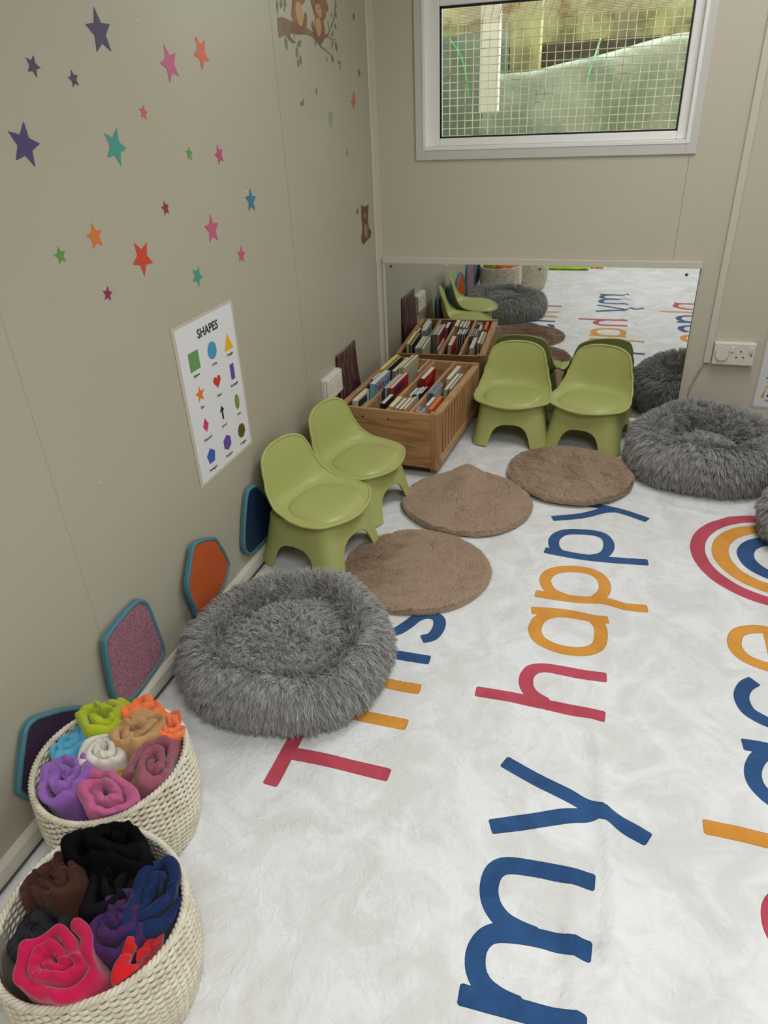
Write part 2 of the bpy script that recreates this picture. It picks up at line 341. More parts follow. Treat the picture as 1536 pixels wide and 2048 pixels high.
# ------------------------------------------------------------------ rug
RED, ORA, BLU = (196, 74, 92), (226, 156, 58), (38, 84, 134)
HW = 0.0170
rnbw = []
def arc(cx, cy, r, a0, a1, n=40, ex=1.0): return [(cx + r * ex * math.cos(math.radians(a0 + (a1 - a0) * k / n)), cy + r * math.sin(math.radians(a0 + (a1 - a0) * k / n))) for k in range(n + 1)]
STROKES = [
 # (colour, half width, closed, points)
 ('B', HW, [(0.859, 2.112), (0.953, 2.153), (1.018, 2.202), (1.051, 2.213)]), ('B', HW, [(0.865, 2.272), (0.947, 2.243), (1.003, 2.228), (1.058, 2.216), (1.105, 2.2), (1.158, 2.173)]),
 ('B', HW, [(0.935, 1.905), (0.895, 1.915), (0.876, 1.957), (0.88, 2.0), (0.905, 2.033), (0.946, 2.046), (0.992, 2.05), (1.025, 2.038), (1.042, 2.004), (1.042, 1.959), (1.027, 1.925), (1.0, 1.908)]), ('B', HW, [(0.856, 1.913), (0.906, 1.907), (0.969, 1.903), (1.037, 1.905), (1.097, 1.91), (1.157, 1.916)]),
 ('O', HW, [(0.935, 1.682), (0.893, 1.703), (0.873, 1.746), (0.878, 1.786), (0.905, 1.816), (0.949, 1.83), (0.992, 1.83), (1.024, 1.81), (1.04, 1.772), (1.038, 1.731), (1.02, 1.697)]), ('O', HW, [(0.855, 1.679), (0.916, 1.678), (0.984, 1.683), (1.034, 1.693), (1.068, 1.688), (1.101, 1.680), (1.154, 1.685)]),
 ('O', HW, [(1.0, 1.604), (0.945, 1.606), (0.901, 1.591), (0.877, 1.561), (0.87, 1.521), (0.884, 1.483), (0.921, 1.460), (0.968, 1.454), (1.008, 1.464), (1.034, 1.49), (1.04, 1.531), (1.035, 1.573), (1.016, 1.601)]), ('O', HW, [(0.854, 1.598), (0.9, 1.605), (0.944, 1.609), (0.989, 1.606), (1.022, 1.602), (1.053, 1.607)]),
 ('R', HW, [(0.765, 1.253), (0.849, 1.255), (0.918, 1.252), (0.984, 1.25), (1.059, 1.249)]), ('R', HW, [(1.057, 1.378), (1.004, 1.375), (0.954, 1.377), (0.913, 1.376), (0.885, 1.362), (0.873, 1.334), (0.878, 1.299), (0.896, 1.275), (0.926, 1.259)]),
 ('B', HW, [(0.863, 1.061), (0.931, 1.033), (0.996, 1.012), (1.049, 0.992), (1.1, 0.972), (1.151, 0.949)]), ('B', HW, [(0.863, 0.898), (0.923, 0.925), (0.992, 0.958), (1.033, 0.973), (1.055, 0.985)]),
 ('B', HW, [(0.867, 0.586), (0.923, 0.588), (0.975, 0.59), (1.058, 0.593)]), ('B', HW, [(1.059, 0.709), (1.014, 0.71), (0.971, 0.709), (0.923, 0.703), (0.893, 0.69), (0.879, 0.663), (0.882, 0.632), (0.898, 0.61), (0.925, 0.598), (0.957, 0.593)]), ('B', HW, [(1.058, 0.836), (1.011, 0.836), (0.956, 0.833), (0.906, 0.826), (0.884, 0.808), (0.879, 0.776), (0.889, 0.745), (0.912, 0.723), (0.94, 0.714), (0.97, 0.711)]),
 ('O', HW, [(1.525, 1.555), (1.495, 1.522), (1.45, 1.515), (1.42, 1.52), (1.388, 1.535), (1.37, 1.562), (1.367, 1.598), (1.38, 1.635), (1.407, 1.655), (1.437, 1.664), (1.462, 1.662)]), ('O', HW, [(1.457, 1.53), (1.458, 1.60), (1.457, 1.655)]),
 ('B', HW, [(1.396, 1.454), (1.375, 1.431), (1.362, 1.393), (1.369, 1.354), (1.39, 1.334), (1.421, 1.322), (1.475, 1.325), (1.515, 1.348), (1.53, 1.39), (1.515, 1.43)]),
 ('B', HW, [(1.351, 1.242), (1.384, 1.244), (1.45, 1.242), (1.548, 1.245)]), ('B', HW, [(1.43, 1.242), (1.385, 1.222), (1.363, 1.183), (1.36, 1.148), (1.373, 1.12), (1.40, 1.10), (1.46, 1.09), (1.51, 1.11), (1.535, 1.15), (1.53, 1.20), (1.50, 1.235)]),
 ('O', HW, [(1.257, 1.007), (1.316, 1.008), (1.40, 1.006), (1.55, 1.007)]),
 ('R', HW, [(1.46, .79), (1.40, .79), (1.36, .815), (1.352, 0.85), (1.365, 0.885), (1.40, .915), (1.45, .93), (1.50, .91), (1.53, .87), (1.53, .825), (1.50, .795)]), ('R', HW, [(1.352, .78), (1.45, .786), (1.55, .782), (1.65, .784)]),
 ('R', HW, [(0.397, 0.873), (0.398, 0.924), (0.398, 1.03)]), ('R', HW, [(0.409, 0.960), (0.483, 0.963), (0.556, 0.962), (0.63, 0.961)]),
 ('O', HW, [(0.628, 1.225), (0.587, 1.223), (0.546, 1.224), (0.506, 1.222), (.468, 1.20), (.455, 1.165), (.47, 1.125), (.50, 1.105)]), ('O', HW, [(0.628, 1.107), (0.535, 1.107), (0.44, 1.107), (.34, 1.107)]),
 ('B', HW, [(0.625, 1.332), (0.54, 1.33), (0.45, 1.328)]), ('B', HW, [(0.39, 1.328), (0.40, 1.329)]),
 ('B', HW, [(0.59, 1.408), (0.612, 1.425), (0.620, 1.464), (0.61, 1.501), (.58, 1.51), (.553, 1.492), (.535, 1.455), (0.513, 1.420), (0.48, 1.41), (.455, 1.43), (.45, 1.47), (.46, 1.50)]),
 ('R', 0.0215, arc(1.545, 2.025, .2395, 90, 270, 36) [::1]), ('O', 0.024, arc(1.545, 2.025, .175, 90, 270, 30)), ('B', 0.024, arc(1.545, 2.025, .104, 90, 270, 26)),
]
def rug_height(x, y):
    h = 0.0032 * N3(x * 2.6, y * 2.6, 0) + 0.0010 * N3(x * 8, y * 8, 4)
    for pts, a, s in CREASES:
        best = 9; bt = 0
        for (x0, y0), (x1, y1) in zip(pts[:-1], pts[1:]):
            dx, dy = x1 - x0, y1 - y0; t = max(0, min(1, ((x - x0) * dx + (y - y0) * dy) / (dx * dx + dy * dy)))
            d = math.hypot(x - x0 - t * dx, y - y0 - t * dy)
            if d < best: best = d; ex = 1.0
        ends = min(math.hypot(x - pts[0][0], y - pts[0][1]), math.hypot(x - pts[-1][0], y - pts[-1][1])) / 0.12
        h += 1.2 * a * (math.exp(-(best / (s * .62)) ** 1.5) - .22 * math.exp(-((best - s * 1.6) / (s * .8)) ** 2)) * min(1, ends)
    return max(h, -0.003)
CREASES = [
 ([(1.02, 1.26), (1.06, 1.12), (1.07, 1.00), (1.10, .80), (1.09, .70), (1.03, .60)], .010, .022),
 ([(1.07, 1.00), (1.18, .93), (1.30, .80), (1.40, .72)], .007, .020),
 ([(0.70, 1.10), (0.85, 1.03), (1.00, .98)], .004, .018),
 ([(0.88, .80), (1.02, .74), (1.18, .70), (1.35, .66)], .006, .018),
 ([(1.02, .86), (1.03, .74), (1.05, .55), (1.04, .40)], .007, .02),
 ([(1.08, 1.28), (1.20, 1.12), (1.24, 1.02)], .005, .022),
 ([(1.12, 1.55), (1.22, 1.42), (1.33, 1.28)], .004, .02),
 ([(0.40, 2.62), (0.50, 2.50), (0.56, 2.42)], .010, .03), ([(0.55, 2.60), (0.52, 2.48), (0.62, 2.40)], .008, .02),
 ([(1.16, 2.35), (1.26, 2.27), (1.45, 2.25)], .006, .02), ([(0.70, 1.42), (.80, 1.38), (.95, 1.36)], .003, .02),
 ([(0.45, .80), (0.62, .78), (0.80, .72)], .003, .02), ([(0.5, 1.98), (0.42, 1.8), (0.40, 1.6)], .004, .02),
 ([(1.2, .5), (1.35, .35), (1.6, .1)], .008, .03), ([(.6, .2), (.9, .1), (1.3, .15)], .006, .03), ([(.7, -.1), (1.0, -.2), (1.5, -.1)], .008, .03), ([(1.6, 1.2), (1.7, .9), (1.9, .6)], .008, .03),
]
def make_rug():
    X0, X1, Y0, Y1 = 0.020, 2.35, -0.75, 2.915
    V = []; E = []
    st = 0.0135
    nx = int((X1 - X0) / st); ny = int((Y1 - Y0) / st)
    outl = []          # stroke outlines: list of (list of verts)
    segs = {'R': [], 'O': [], 'B': []}; segi = {'R': [], 'O': [], 'B': []}
    for c, hw, pts in STROKES:
        P = smooth_poly([(a, b, 0) for a, b in pts], 5, False)
        for e_ in (0, -1):
            t = (P[e_] - P[1 if e_ == 0 else -2]).normalized()
            if e_ == 0: P.insert(0, P[0] + t * .0035)
            else: P.append(P[-1] + t * .0035)
        L = len(P)
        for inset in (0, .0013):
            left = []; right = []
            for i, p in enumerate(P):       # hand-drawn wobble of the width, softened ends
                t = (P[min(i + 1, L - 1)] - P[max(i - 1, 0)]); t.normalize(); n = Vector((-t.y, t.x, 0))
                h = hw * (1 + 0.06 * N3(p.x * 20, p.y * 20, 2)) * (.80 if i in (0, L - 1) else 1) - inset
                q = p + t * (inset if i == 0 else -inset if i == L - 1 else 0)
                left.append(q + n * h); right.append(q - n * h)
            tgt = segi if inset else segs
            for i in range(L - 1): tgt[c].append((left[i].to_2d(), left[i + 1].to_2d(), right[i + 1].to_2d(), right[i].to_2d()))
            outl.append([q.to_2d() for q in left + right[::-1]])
    rnd = random.Random(5)
    allo = np.array([tuple(q) for o_ in outl for q in o_])
    for j in range(ny + 1):
        for i in range(nx + 1):
            x = X0 + (X1 - X0) * i / nx; y = Y0 + (Y1 - Y0) * j / ny
            if 0 < i < nx and 0 < j < ny: x += rnd.uniform(-.003, .003); y += rnd.uniform(-.003, .003)
            if ((allo[:, 0] - x) ** 2 + (allo[:, 1] - y) ** 2).min() > 0.005 ** 2: V.append(Vector((x, y)))
    for o_ in outl:
        b = len(V); V += o_; n = len(o_); E += [(b + k, b + (k + 1) % n) for k in range(n)]
    vo, eo, fo, _, _, _ = geometry.delaunay_2d_cdt(V, E, [], 0, 1e-5)
    vo = [tuple(v) for v in vo]
    va = np.array(vo); fa = np.array([f for f in fo if len(f) == 3]); cen = va[fa].mean(1)
    midx = np.zeros(len(fa), int)
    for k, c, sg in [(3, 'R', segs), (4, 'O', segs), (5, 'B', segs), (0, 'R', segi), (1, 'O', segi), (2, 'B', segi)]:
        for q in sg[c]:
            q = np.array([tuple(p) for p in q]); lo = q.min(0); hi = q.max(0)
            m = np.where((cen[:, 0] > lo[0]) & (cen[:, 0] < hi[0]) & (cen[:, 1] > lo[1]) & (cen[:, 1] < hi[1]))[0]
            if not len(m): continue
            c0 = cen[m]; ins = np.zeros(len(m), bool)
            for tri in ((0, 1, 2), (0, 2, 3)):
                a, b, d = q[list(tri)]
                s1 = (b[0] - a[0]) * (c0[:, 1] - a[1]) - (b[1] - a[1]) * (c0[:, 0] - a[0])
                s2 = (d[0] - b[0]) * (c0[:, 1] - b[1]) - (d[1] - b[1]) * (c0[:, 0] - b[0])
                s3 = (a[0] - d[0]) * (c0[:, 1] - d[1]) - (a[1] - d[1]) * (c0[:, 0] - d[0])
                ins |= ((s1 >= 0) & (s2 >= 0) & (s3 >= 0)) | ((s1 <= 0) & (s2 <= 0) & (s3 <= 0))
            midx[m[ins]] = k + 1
    me = bpy.data.meshes.new('rug')
    vv = [(x, y, 0.004 + rug_height(x, y)) for x, y in vo]
    # closed edge: skirt down to the floor
    me.from_pydata(vv, [], [tuple(int(i) for i in f) for f in fa]); me.polygons.foreach_set('material_index', midx.tolist()); me.update()
    bm = bmesh.new(); bm.from_mesh(me)
    for f in bm.faces:
        if f.normal.z < 0: f.normal_flip()
    bd = [e for e in bm.edges if e.is_boundary]
    r = bmesh.ops.extrude_edge_only(bm, edges=bd)
    for g in r['geom']:
        if isinstance(g, bmesh.types.BMVert): g.co.z = -0.003
    bmesh.ops.recalc_face_normals(bm, faces=bm.faces)
    bm.to_mesh(me); bm.free()
    def plush(name, col, col2, emboss):
        m = bpy.data.materials.new(name); m.use_nodes = True; nt = m.node_tree; b = nt.nodes['Principled BSDF']
        tc = nt.nodes.new('ShaderNodeTexCoord')
        n1 = nt.nodes.new('ShaderNodeTexNoise'); n1.inputs['Scale'].default_value = 7; n1.inputs['Detail'].default_value = 6; n1.inputs['Roughness'].default_value = .62; n1.inputs['Distortion'].default_value = 1.2
        rp = nt.nodes.new('ShaderNodeValToRGB'); rp.color_ramp.elements[0].position = .40; rp.color_ramp.elements[1].position = .60
        rp.color_ramp.elements[0].color = lin(col2); rp.color_ramp.elements[1].color = lin(col)
        n2 = nt.nodes.new('ShaderNodeTexNoise'); n2.inputs['Scale'].default_value = 900; n2.inputs['Detail'].default_value = 2
        n3 = nt.nodes.new('ShaderNodeTexNoise'); n3.inputs['Scale'].default_value = 26; n3.inputs['Detail'].default_value = 5; n3.inputs['Distortion'].default_value = 2.5
        vo_ = nt.nodes.new('ShaderNodeTexVoronoi'); vo_.feature = 'DISTANCE_TO_EDGE'; vo_.inputs['Scale'].default_value = 5.5
        mp = nt.nodes.new('ShaderNodeMapping'); ad = nt.nodes.new('ShaderNodeVectorMath'); ad.operation = 'ADD'
        sc = nt.nodes.new('ShaderNodeVectorMath'); sc.operation = 'SCALE'; sc.inputs['Scale'].default_value = .35
        nw = nt.nodes.new('ShaderNodeTexNoise'); nw.inputs['Scale'].default_value = 6
        vr = nt.nodes.new('ShaderNodeMapRange'); vr.inputs['From Min'].default_value = 0.0; vr.inputs['From Max'].default_value = 0.03; vr.inputs['To Min'].default_value = 1.0; vr.inputs['To Max'].default_value = 0.0
        msk = nt.nodes.new('ShaderNodeMapRange'); msk.inputs['From Min'].default_value = .52; msk.inputs['From Max'].default_value = .60
        nm = nt.nodes.new('ShaderNodeTexNoise'); nm.inputs['Scale'].default_value = 8
        mul = nt.nodes.new('ShaderNodeMath'); mul.operation = 'MULTIPLY'
        s1 = nt.nodes.new('ShaderNodeMath'); s1.operation = 'MULTIPLY_ADD'; s1.inputs[1].default_value = 0.05
        s2 = nt.nodes.new('ShaderNodeMath'); s2.operation = 'MULTIPLY_ADD'; s2.inputs[1].default_value = emboss
        bp = nt.nodes.new('ShaderNodeBump'); bp.inputs['Strength'].default_value = .75; bp.inputs['Distance'].default_value = .0045
        lk = nt.links.new
        for n in (n1, n2, n3, nm, nw): lk(tc.outputs['Object'], n.inputs['Vector'])
        lk(nw.outputs['Color'], sc.inputs[0]); lk(tc.outputs['Object'], ad.inputs[0]); lk(sc.outputs[0], ad.inputs[1]); lk(ad.outputs[0], vo_.inputs['Vector'])
        lk(vo_.outputs['Distance'], vr.inputs['Value']); lk(nm.outputs['Fac'], msk.inputs['Value']); lk(vr.outputs[0], mul.inputs[0]); lk(msk.outputs[0], mul.inputs[1])
        lk(n2.outputs['Fac'], s1.inputs[0]); lk(n3.outputs['Fac'], s1.inputs[2]); lk(mul.outputs[0], s2.inputs[0]); lk(s1.outputs[0], s2.inputs[2])
        lk(s2.outputs[0], bp.inputs['Height']); lk(bp.outputs['Normal'], b.inputs['Normal'])
        lk(n1.outputs['Fac'], rp.inputs['Fac']); lk(rp.outputs['Color'], b.inputs['Base Color'])
        b.inputs['Roughness'].default_value = .75; b.inputs['Sheen Weight'].default_value = .25; b.inputs['Sheen Roughness'].default_value = .5; b.inputs['Specular IOR Level'].default_value = .25
        return m
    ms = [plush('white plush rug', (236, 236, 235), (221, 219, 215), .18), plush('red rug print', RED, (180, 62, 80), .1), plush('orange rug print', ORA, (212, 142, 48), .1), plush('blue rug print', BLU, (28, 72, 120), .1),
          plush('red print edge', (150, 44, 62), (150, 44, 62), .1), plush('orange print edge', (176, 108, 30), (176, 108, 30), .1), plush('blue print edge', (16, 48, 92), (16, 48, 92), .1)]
    o = obj('rug', me, ms, None, True)
    tag(o, 'large white plush rug printed with big coloured words and a rainbow', 'rug')
make_rug()

# ------------------------------------------------------------------ mirror
def make_mirror():
    r = empty('wall_mirror', (0, YB, 0), 0, 'wide low mirror screwed to the wall under the window', 'mirror')
    m = mat('mirror silver', (226, 228, 226), 0.015, metal=1.0)
    mx0, mx1, mz0, mz1 = 0.030, 1.262, 0.055, 0.672
    build('mirror_sheet', MB().box(mx0, mx1, -.006, -.001, mz0, mz1), m, r)
    build('top_strip', MB().box(mx0 - .004, mx1 + .006, -.014, -.0005, mz1 - .014, mz1 + .010), M_trim, r, bevel=.0015)
    build('side_strip', MB().box(mx0 - .006, mx0 + .004, -.010, -.0005, mz0, mz1), M_trim, r, bevel=.001)
    e = mat('dark mirror edge', (70, 72, 66), .4)
    build('edge', MB().box(mx1, mx1 + .0025, -.0065, -.0005, mz0, mz1 - .014), e, r)
    for x, z in ((.061, .6445), (.676, .6445), (1.218, .634)):
        mb = MB(); n = 14; R = .006
        mb.add([(x, -.0095, z)] + [(x + R * math.cos(2 * PI * k / n), -.0075, z + R * math.sin(2 * PI * k / n)) for k in range(n)] + [(x + R * math.cos(2 * PI * k / n), -.006, z + R * math.sin(2 * PI * k / n)) for k in range(n)],
               [(0, 1 + k, 1 + (k + 1) % n) for k in range(n)] + [(1 + k, 1 + n + k, 1 + n + (k + 1) % n, 1 + (k + 1) % n) for k in range(n)])
        build('screw', mb, M_screw, r)
    tag(r, None)
make_mirror()

# ------------------------------------------------------------------ child chairs
def superw(t, n=2.4):
    t = max(0.0, min(1.0, t)); return (1 - (1 - t) ** n) ** (1 / n)
def chair_centre(t):
    """t 0..1 front edge -> top of the back, returns (y, z, halfwidth, edge_dy, edge_dz)"""
    path = [(-.152, .190), (-.135, .1955), (-.09, .198), (-.03, .196), (.03, .195), (.075, .199), (.100, .214), (.112, .240), (.121, .275), (.130, .315), (.138, .350), (.144, .378), (.146, .388)]
    return path
def make_chair_meshes():
    P = smooth_poly([(0, a, b) for a, b in [(-.155, .168), (-.13, .1715), (-.09, .174), (-.03, .172), (.03, .172), (.075, .177), (.099, .192), (.109, .220), (.114, .254), (.118, .290), (.123, .324), (.130, .357)]], 8, False)
    ED = smooth_poly([(0, a, b) for a, b in [(-.152, .172), (-.126, .1775), (-.09, .1805), (-.048, .182), (-.008, .186), (.032, .195), (.062, .212), (.082, .238), (.094, .268), (.103, .299), (.114, .330), (.129, .357)]], 8, False)
    L = [0]
    for a, b in zip(P[:-1], P[1:]): L.append(L[-1] + (b - a).length)
    tot = L[-1]
    def at(s):
        d = s * tot
        for i in range(len(L) - 1):
            if d <= L[i + 1]: break
        t = (d - L[i]) / (L[i + 1] - L[i]); return P[i].lerp(P[i + 1], t), ED[i].lerp(ED[i + 1], t)
    NT, NU = 64, 28
    ts = [0.5 - 0.5 * math.cos(PI * j / NT) for j in range(NT + 1)]
    keys = [(0, .126), (.12, .146), (.30, .154), (.42, .153), (.55, .144), (.68, .130), (.80, .117), (.90, .108), (1.0, .102)]
    def hw(t):
        for (a, x), (b, y) in zip(keys[:-1], keys[1:]):
            if t <= b: u = (t - a) / (b - a); u = u * u * (3 - 2 * u); w0 = x + (y - x) * u; break
        return w0 * min(superw(t / .20, 2.3), superw((1 - t) / .15, 2.4))
    def pos(t, u, off=0.0):
        p, e = at(t); k = abs(u) ** 3.0
        q = p.lerp(e, k)
        return Vector((u * hw(t), q.y, q.z))
    V = []; F = []
    for j, t in enumerate(ts):
        t = min(max(t, 1e-4), 1 - 1e-4)
        for i in range(NU + 1):
            u = math.sin((i / NU - .5) * PI); V.append(pos(t, u))
    for j in range(NT):
        for i in range(NU): F.append((j * (NU + 1) + i, j * (NU + 1) + i + 1, (j + 1) * (NU + 1) + i + 1, (j + 1) * (NU + 1) + i))
    mb = MB().add(V, F); seat = mb.mesh('seat_shell')
    # rolled rim as its own ring joined in the same mesh
    tr = [t for t in ts if .0004 < t < .9996]
    rim = [pos(t, -1) for t in tr] + [pos(t, 1) for t in tr[::-1]]
    mbr = MB().tube(rim, .0046, 8, closed=True); rm = mbr.mesh('rim')
    # pad
    V = []; F = []; NR, NA = 14, 56
    def padh(x, y): 
        return 0
    cy = -.030; px, py = .118, .104
    for q in range(NR + 1):
        rr = q / NR
        for k in range(NA):
            a = 2 * PI * k / NA; c, s_ = math.cos(a), math.sin(a); m_ = (abs(c) ** 2.7 + abs(s_) ** 2.7) ** (-1 / 2.7)
            x = px * rr * c * m_; y = cy + py * rr * s_ * m_
            if y < cy: x *= 1 + .06 * (cy - y) / py
            z = .1745 + .0125 * (1 - rr ** 5) + .002
            if y > .03: z += .08 * (y - .03) ** 1 * .6
            z += (abs(x) / px) ** 3 * .006
            if q == NR: z -= .006
            V.append((x, y, z))
    for q in range(NR):
        for k in range(NA): F.append((q * NA + k, q * NA + (k + 1) % NA, (q + 1) * NA + (k + 1) % NA, (q + 1) * NA + k))
    mbp = MB().add(V, F); bm = mbp.mesh('pad')
    b = bmesh.new(); b.from_mesh(bm); bmesh.ops.remove_doubles(b, verts=b.verts, dist=1e-5); b.to_mesh(b and bm); b.free()
    # base: flared rounded box with an arch in every side
    NA = 240; NZ = 14; V = []; F = []
    def ring(theta, z):
        k = 1 - z / .168
        a_ = .126 + .024 * k + .006 * k * k; b_ = .112 + .030 * k + .006 * k * k; n = 5.5
        c, s_ = math.cos(theta), math.sin(theta); m_ = (abs(c) ** n + abs(s_) ** n) ** (-1 / n)
        return a_ * c * m_, b_ * s_ * m_ + .0
    for i in range(NA):
        th = 2 * PI * (i + .5) / NA
        x, y = ring(th, .05)
        if abs(y) > .135 and abs(x) < .13 or abs(s2 := math.sin(th)) > .75: u = x / (.078)
        else: u = y / (.070)
        side = abs(math.sin(th)) > .70
        u = (x / .078) if side else (y / .072)
        H = .090 if side else .085
        zb = H * (1 - abs(u) ** 3.2) ** (1 / 2.6) if abs(u) < 1 else 0.0
        ztop = .166
        for j in range(NZ + 1):
            z = zb + (ztop - zb) * j / NZ
            X, Y = ring(th, z); V.append((X, Y, z))
    for i in range(NA):
        a = i * (NZ + 1); c_ = ((i + 1) % NA) * (NZ + 1)
        for j in range(NZ): F.append((a + j, c_ + j, c_ + j + 1, a + j + 1))
    # top deck
    ctr = len(V); V.append((0, 0, .166))
    for i in range(NA): F.append((ctr, i * (NZ + 1) + NZ, ((i + 1) % NA) * (NZ + 1) + NZ))
    base = MB().add(V, F).mesh('base')
    return seat, rm, bm, base
CH = make_chair_meshes()
def seat_join():
    bm = bmesh.new(); bm.from_mesh(CH[0])
    return CH[0]
def make_chair(loc, rz, label):
    r = empty('child_chair', loc, rz, label, 'chair', 'small green chairs along the walls')
    return r
first = make_chair((0, 0, 0), 0, 'tmp')
o = obj('seat_shell', CH[0], M_green, first, True); md = o.modifiers.new('solid', 'SOLIDIFY'); md.thickness = .0045; md.offset = 0
o = obj('shell_rim', CH[1], M_green, o, True)
obj('seat_pad', CH[2], M_cush, first, True)
o = obj('base', CH[3], M_green, first, True); md = o.modifiers.new('solid', 'SOLIDIFY'); md.thickness = .0055; md.offset = -1; md2 = o.modifiers.new('bevel', 'BEVEL'); md2.width = .0015; md2.segments = 2; md2.angle_limit = math.radians(50)
def copy_tree(o, parent=None):
    c = o.copy(); COL.objects.link(c); c.parent = parent
    for ch in list(o.children): copy_tree(ch, c)
    return c
def place(proto, spots):
    for i, (loc, rz, label) in enumerate(spots):
        o = proto if i == 0 else None
        if i: o = copy_tree(proto)
        o.location = loc; o.rotation_euler = (0, 0, rz); o['label'] = label
place(first, [((.170, 1.745, .010), math.radians(77), 'small sage green padded chair against the left wall, nearest the grey fur bed'),
              ((.190, 2.062, .010), math.radians(77), 'small sage green padded chair against the left wall, beside the wooden book crate'),
              ((.620, 2.775, .008), math.radians(3), 'small sage green padded chair in front of the mirror, beside the book crate'),
              ((.930, 2.775, .008), math.radians(-13), 'small sage green padded chair in front of the mirror, nearer the wall sockets')])

# ------------------------------------------------------------------ book crate
W_fr = wood('pine front grain', (188, 144, 98), (158, 112, 70), 0, .8); W_y = wood('pine long grain', (198, 158, 114), (170, 126, 84), 1); W_z = wood('pine upright grain', (186, 142, 98), (160, 116, 76), 2)
W_in = wood('pine inner', (160, 118, 78), (134, 94, 58), 1)
CR_O = Vector((0.022, 2.325, 0)); CR_A = math.radians(-3.6)
CW, CLn, ZT, ZB = .398, .600, .262, .048
def make_crate():
    r = empty('book_crate', CR_O, CR_A, 'oak coloured wooden book crate with four long compartments and slatted side', 'crate')
    build('plinth', MB().box(.03, CW - .05, .05, CLn - .05, .007, ZB), mat('dark stained plinth', (96, 56, 34), .6), r)
    build('bottom_board', MB().box(.01, CW - .012, .01, CLn - .01, ZB, ZB + .010), W_in, r)
    build('front_panel', MB().box(0, CW - .034, 0, .014, ZB, ZT), W_fr, r, bevel=.0015)
    build('back_panel', MB().box(0, CW - .02, CLn - .014, CLn, ZB, ZT + .002), W_fr, r, bevel=.0015)
    for y in (.014, CLn - .014):      # rounded corner posts
        mb = MB(); n = 12; poly = [(CW - .034, -.014)] + [(CW - .014 + .014 * math.sin(a), -.0 - .014 * math.cos(a)) for a in [PI * k / n for k in range(n + 1)]] + [(CW - .034, .014)]
        mb.prism(poly, ZB - .006, ZT + .004, lambda u, v, d, y=y: (u, y + v, d)); build('corner_post', mb, W_z, r, bevel=.001)
    build('side_rail', MB().box(CW - .026, CW, .03, CLn - .03, ZT - .014, ZT + .001), W_y, r, bevel=.002)
    build('side_rail', MB().box(0, .022, .014, CLn - .014, ZT - .014, ZT + .001), W_y, r, bevel=.002)
    build('bottom_rail', MB().box(CW - .018, CW - .002, .03, CLn - .03, ZB, ZB + .035), W_y, r, bevel=.001)
    build('side_panel', MB().box(.002, .012, .014, CLn - .014, ZB, ZT - .014), W_in, r)
    ns = 14
    for k in range(ns):
        y = .045 + (CLn - .09) * k / (ns - 1)
        build('slat', MB().box(CW - .017, CW - .004, y - .0105, y + .0105, ZB + .03, ZT - .012), W_z, r, bevel=.001)
    for k in (1, 2, 3):
        x = .0135 + k * (CW - .034) / 4.0
        build('divider', MB().box(x - .006, x + .006, .014, CLn - .014, ZB + .01, ZT - .001), W_y, r, bevel=.0015)
    for x in (.105, .205):
        mb = MB().tube([(x, -.0015, ZT - .032), (x, .002, ZT - .032)], .0042, 12); build('screw', mb, M_brass, r)
        build('screw', MB().tube([(x, -.002, ZT - .032), (x, .002, ZT - .032)], .0022, 8), M_screw, r)
make_crate()
CRM = Matrix.Translation(CR_O) @ Matrix.Rotation(CR_A, 4, 'Z')
M_page = mat('page edges', (226, 218, 198), .8, bump=(600, .4, 2))
def book(x, y0, y1, ztop, th, tilt, cover, label, h=None, page=None, text=None, tcol=None, stripe=None):
    """standing in a crate compartment: long edge along y, thickness along x"""
    tilt *= .5; ztop = max(ztop, .270 + (ztop - .24) * .35) if ztop < .275 else ztop + .004; th *= 1.15
    h = h or (ztop - ZB - .012)
    L = y1 - y0; r = bpy.data.objects.new('book', None); COL.objects.link(r); r.empty_display_size = .03
    tag(r, label, 'book', 'picture books in the wooden crate')
    r.matrix_world = CRM @ Matrix.Translation((x - math.sin(tilt) * h, (y0 + y1) / 2, ztop - h)) @ Matrix.Rotation(tilt, 4, 'Y')
    mc = mat('cover ' + str(cover), cover, .35, .5)
    ct = min(.0018, th * .22)
    mb = MB(); mb.box(-th / 2, -th / 2 + ct, -L / 2, L / 2, 0, h); mb.box(th / 2 - ct, th / 2, -L / 2, L / 2, 0, h); mb.box(-th / 2, th / 2, -L / 2, -L / 2 + ct, 0, h)
    build('cover', mb, mc, r, bevel=.0004, seg=1)
    build('pages', MB().box(-th / 2 + ct, th / 2 - ct, -L / 2 + ct, L / 2 - .002, .002, h - .0015), M_page if page is None else mat('pages ' + str(page), page, .7), r)
    if stripe:
        mb = MB()
        for q, (sc) in enumerate(stripe):
            a = h * (.96 - .2 * q)
            build('cover_picture', MB().box(th / 2, th / 2 + .0004, -L * .42 + L * .12 * (q % 2), L * .42 - L * .2 * ((q + 1) % 2), a - h * .13, a), mat('print ' + str(sc), sc, .4), r)
    if text:
        fm = Matrix(((0, 0, 1, th / 2 + .0003), (1, 0, 0, 0), (0, 1, 0, h - .024), (0, 0, 0, 1)))
        text_on('cover_title', text, .040, fm, mat('title ' + str(tcol), tcol, .4), r, weight=.0006)
c1, c2, c3, c4 = .060, .150, .242, .332
book(.052, .045, .185, .240, .017, .05, (214, 204, 172), 'cream picture book with dark drawing, leftmost compartment nearest the front', stripe=[(60, 56, 50)])
book(.078, .165, .335, .292, .020, .08, (120, 176, 196), 'pale blue picture book titled Police Car standing tall in the crate', text='Police Car', tcol=(178, 34, 60))
book(.046, .245, .335, .280, .012, .02, (176, 32, 38), 'red picture book behind the Police Car book, against the left wall', stripe=[(226, 210, 200)])
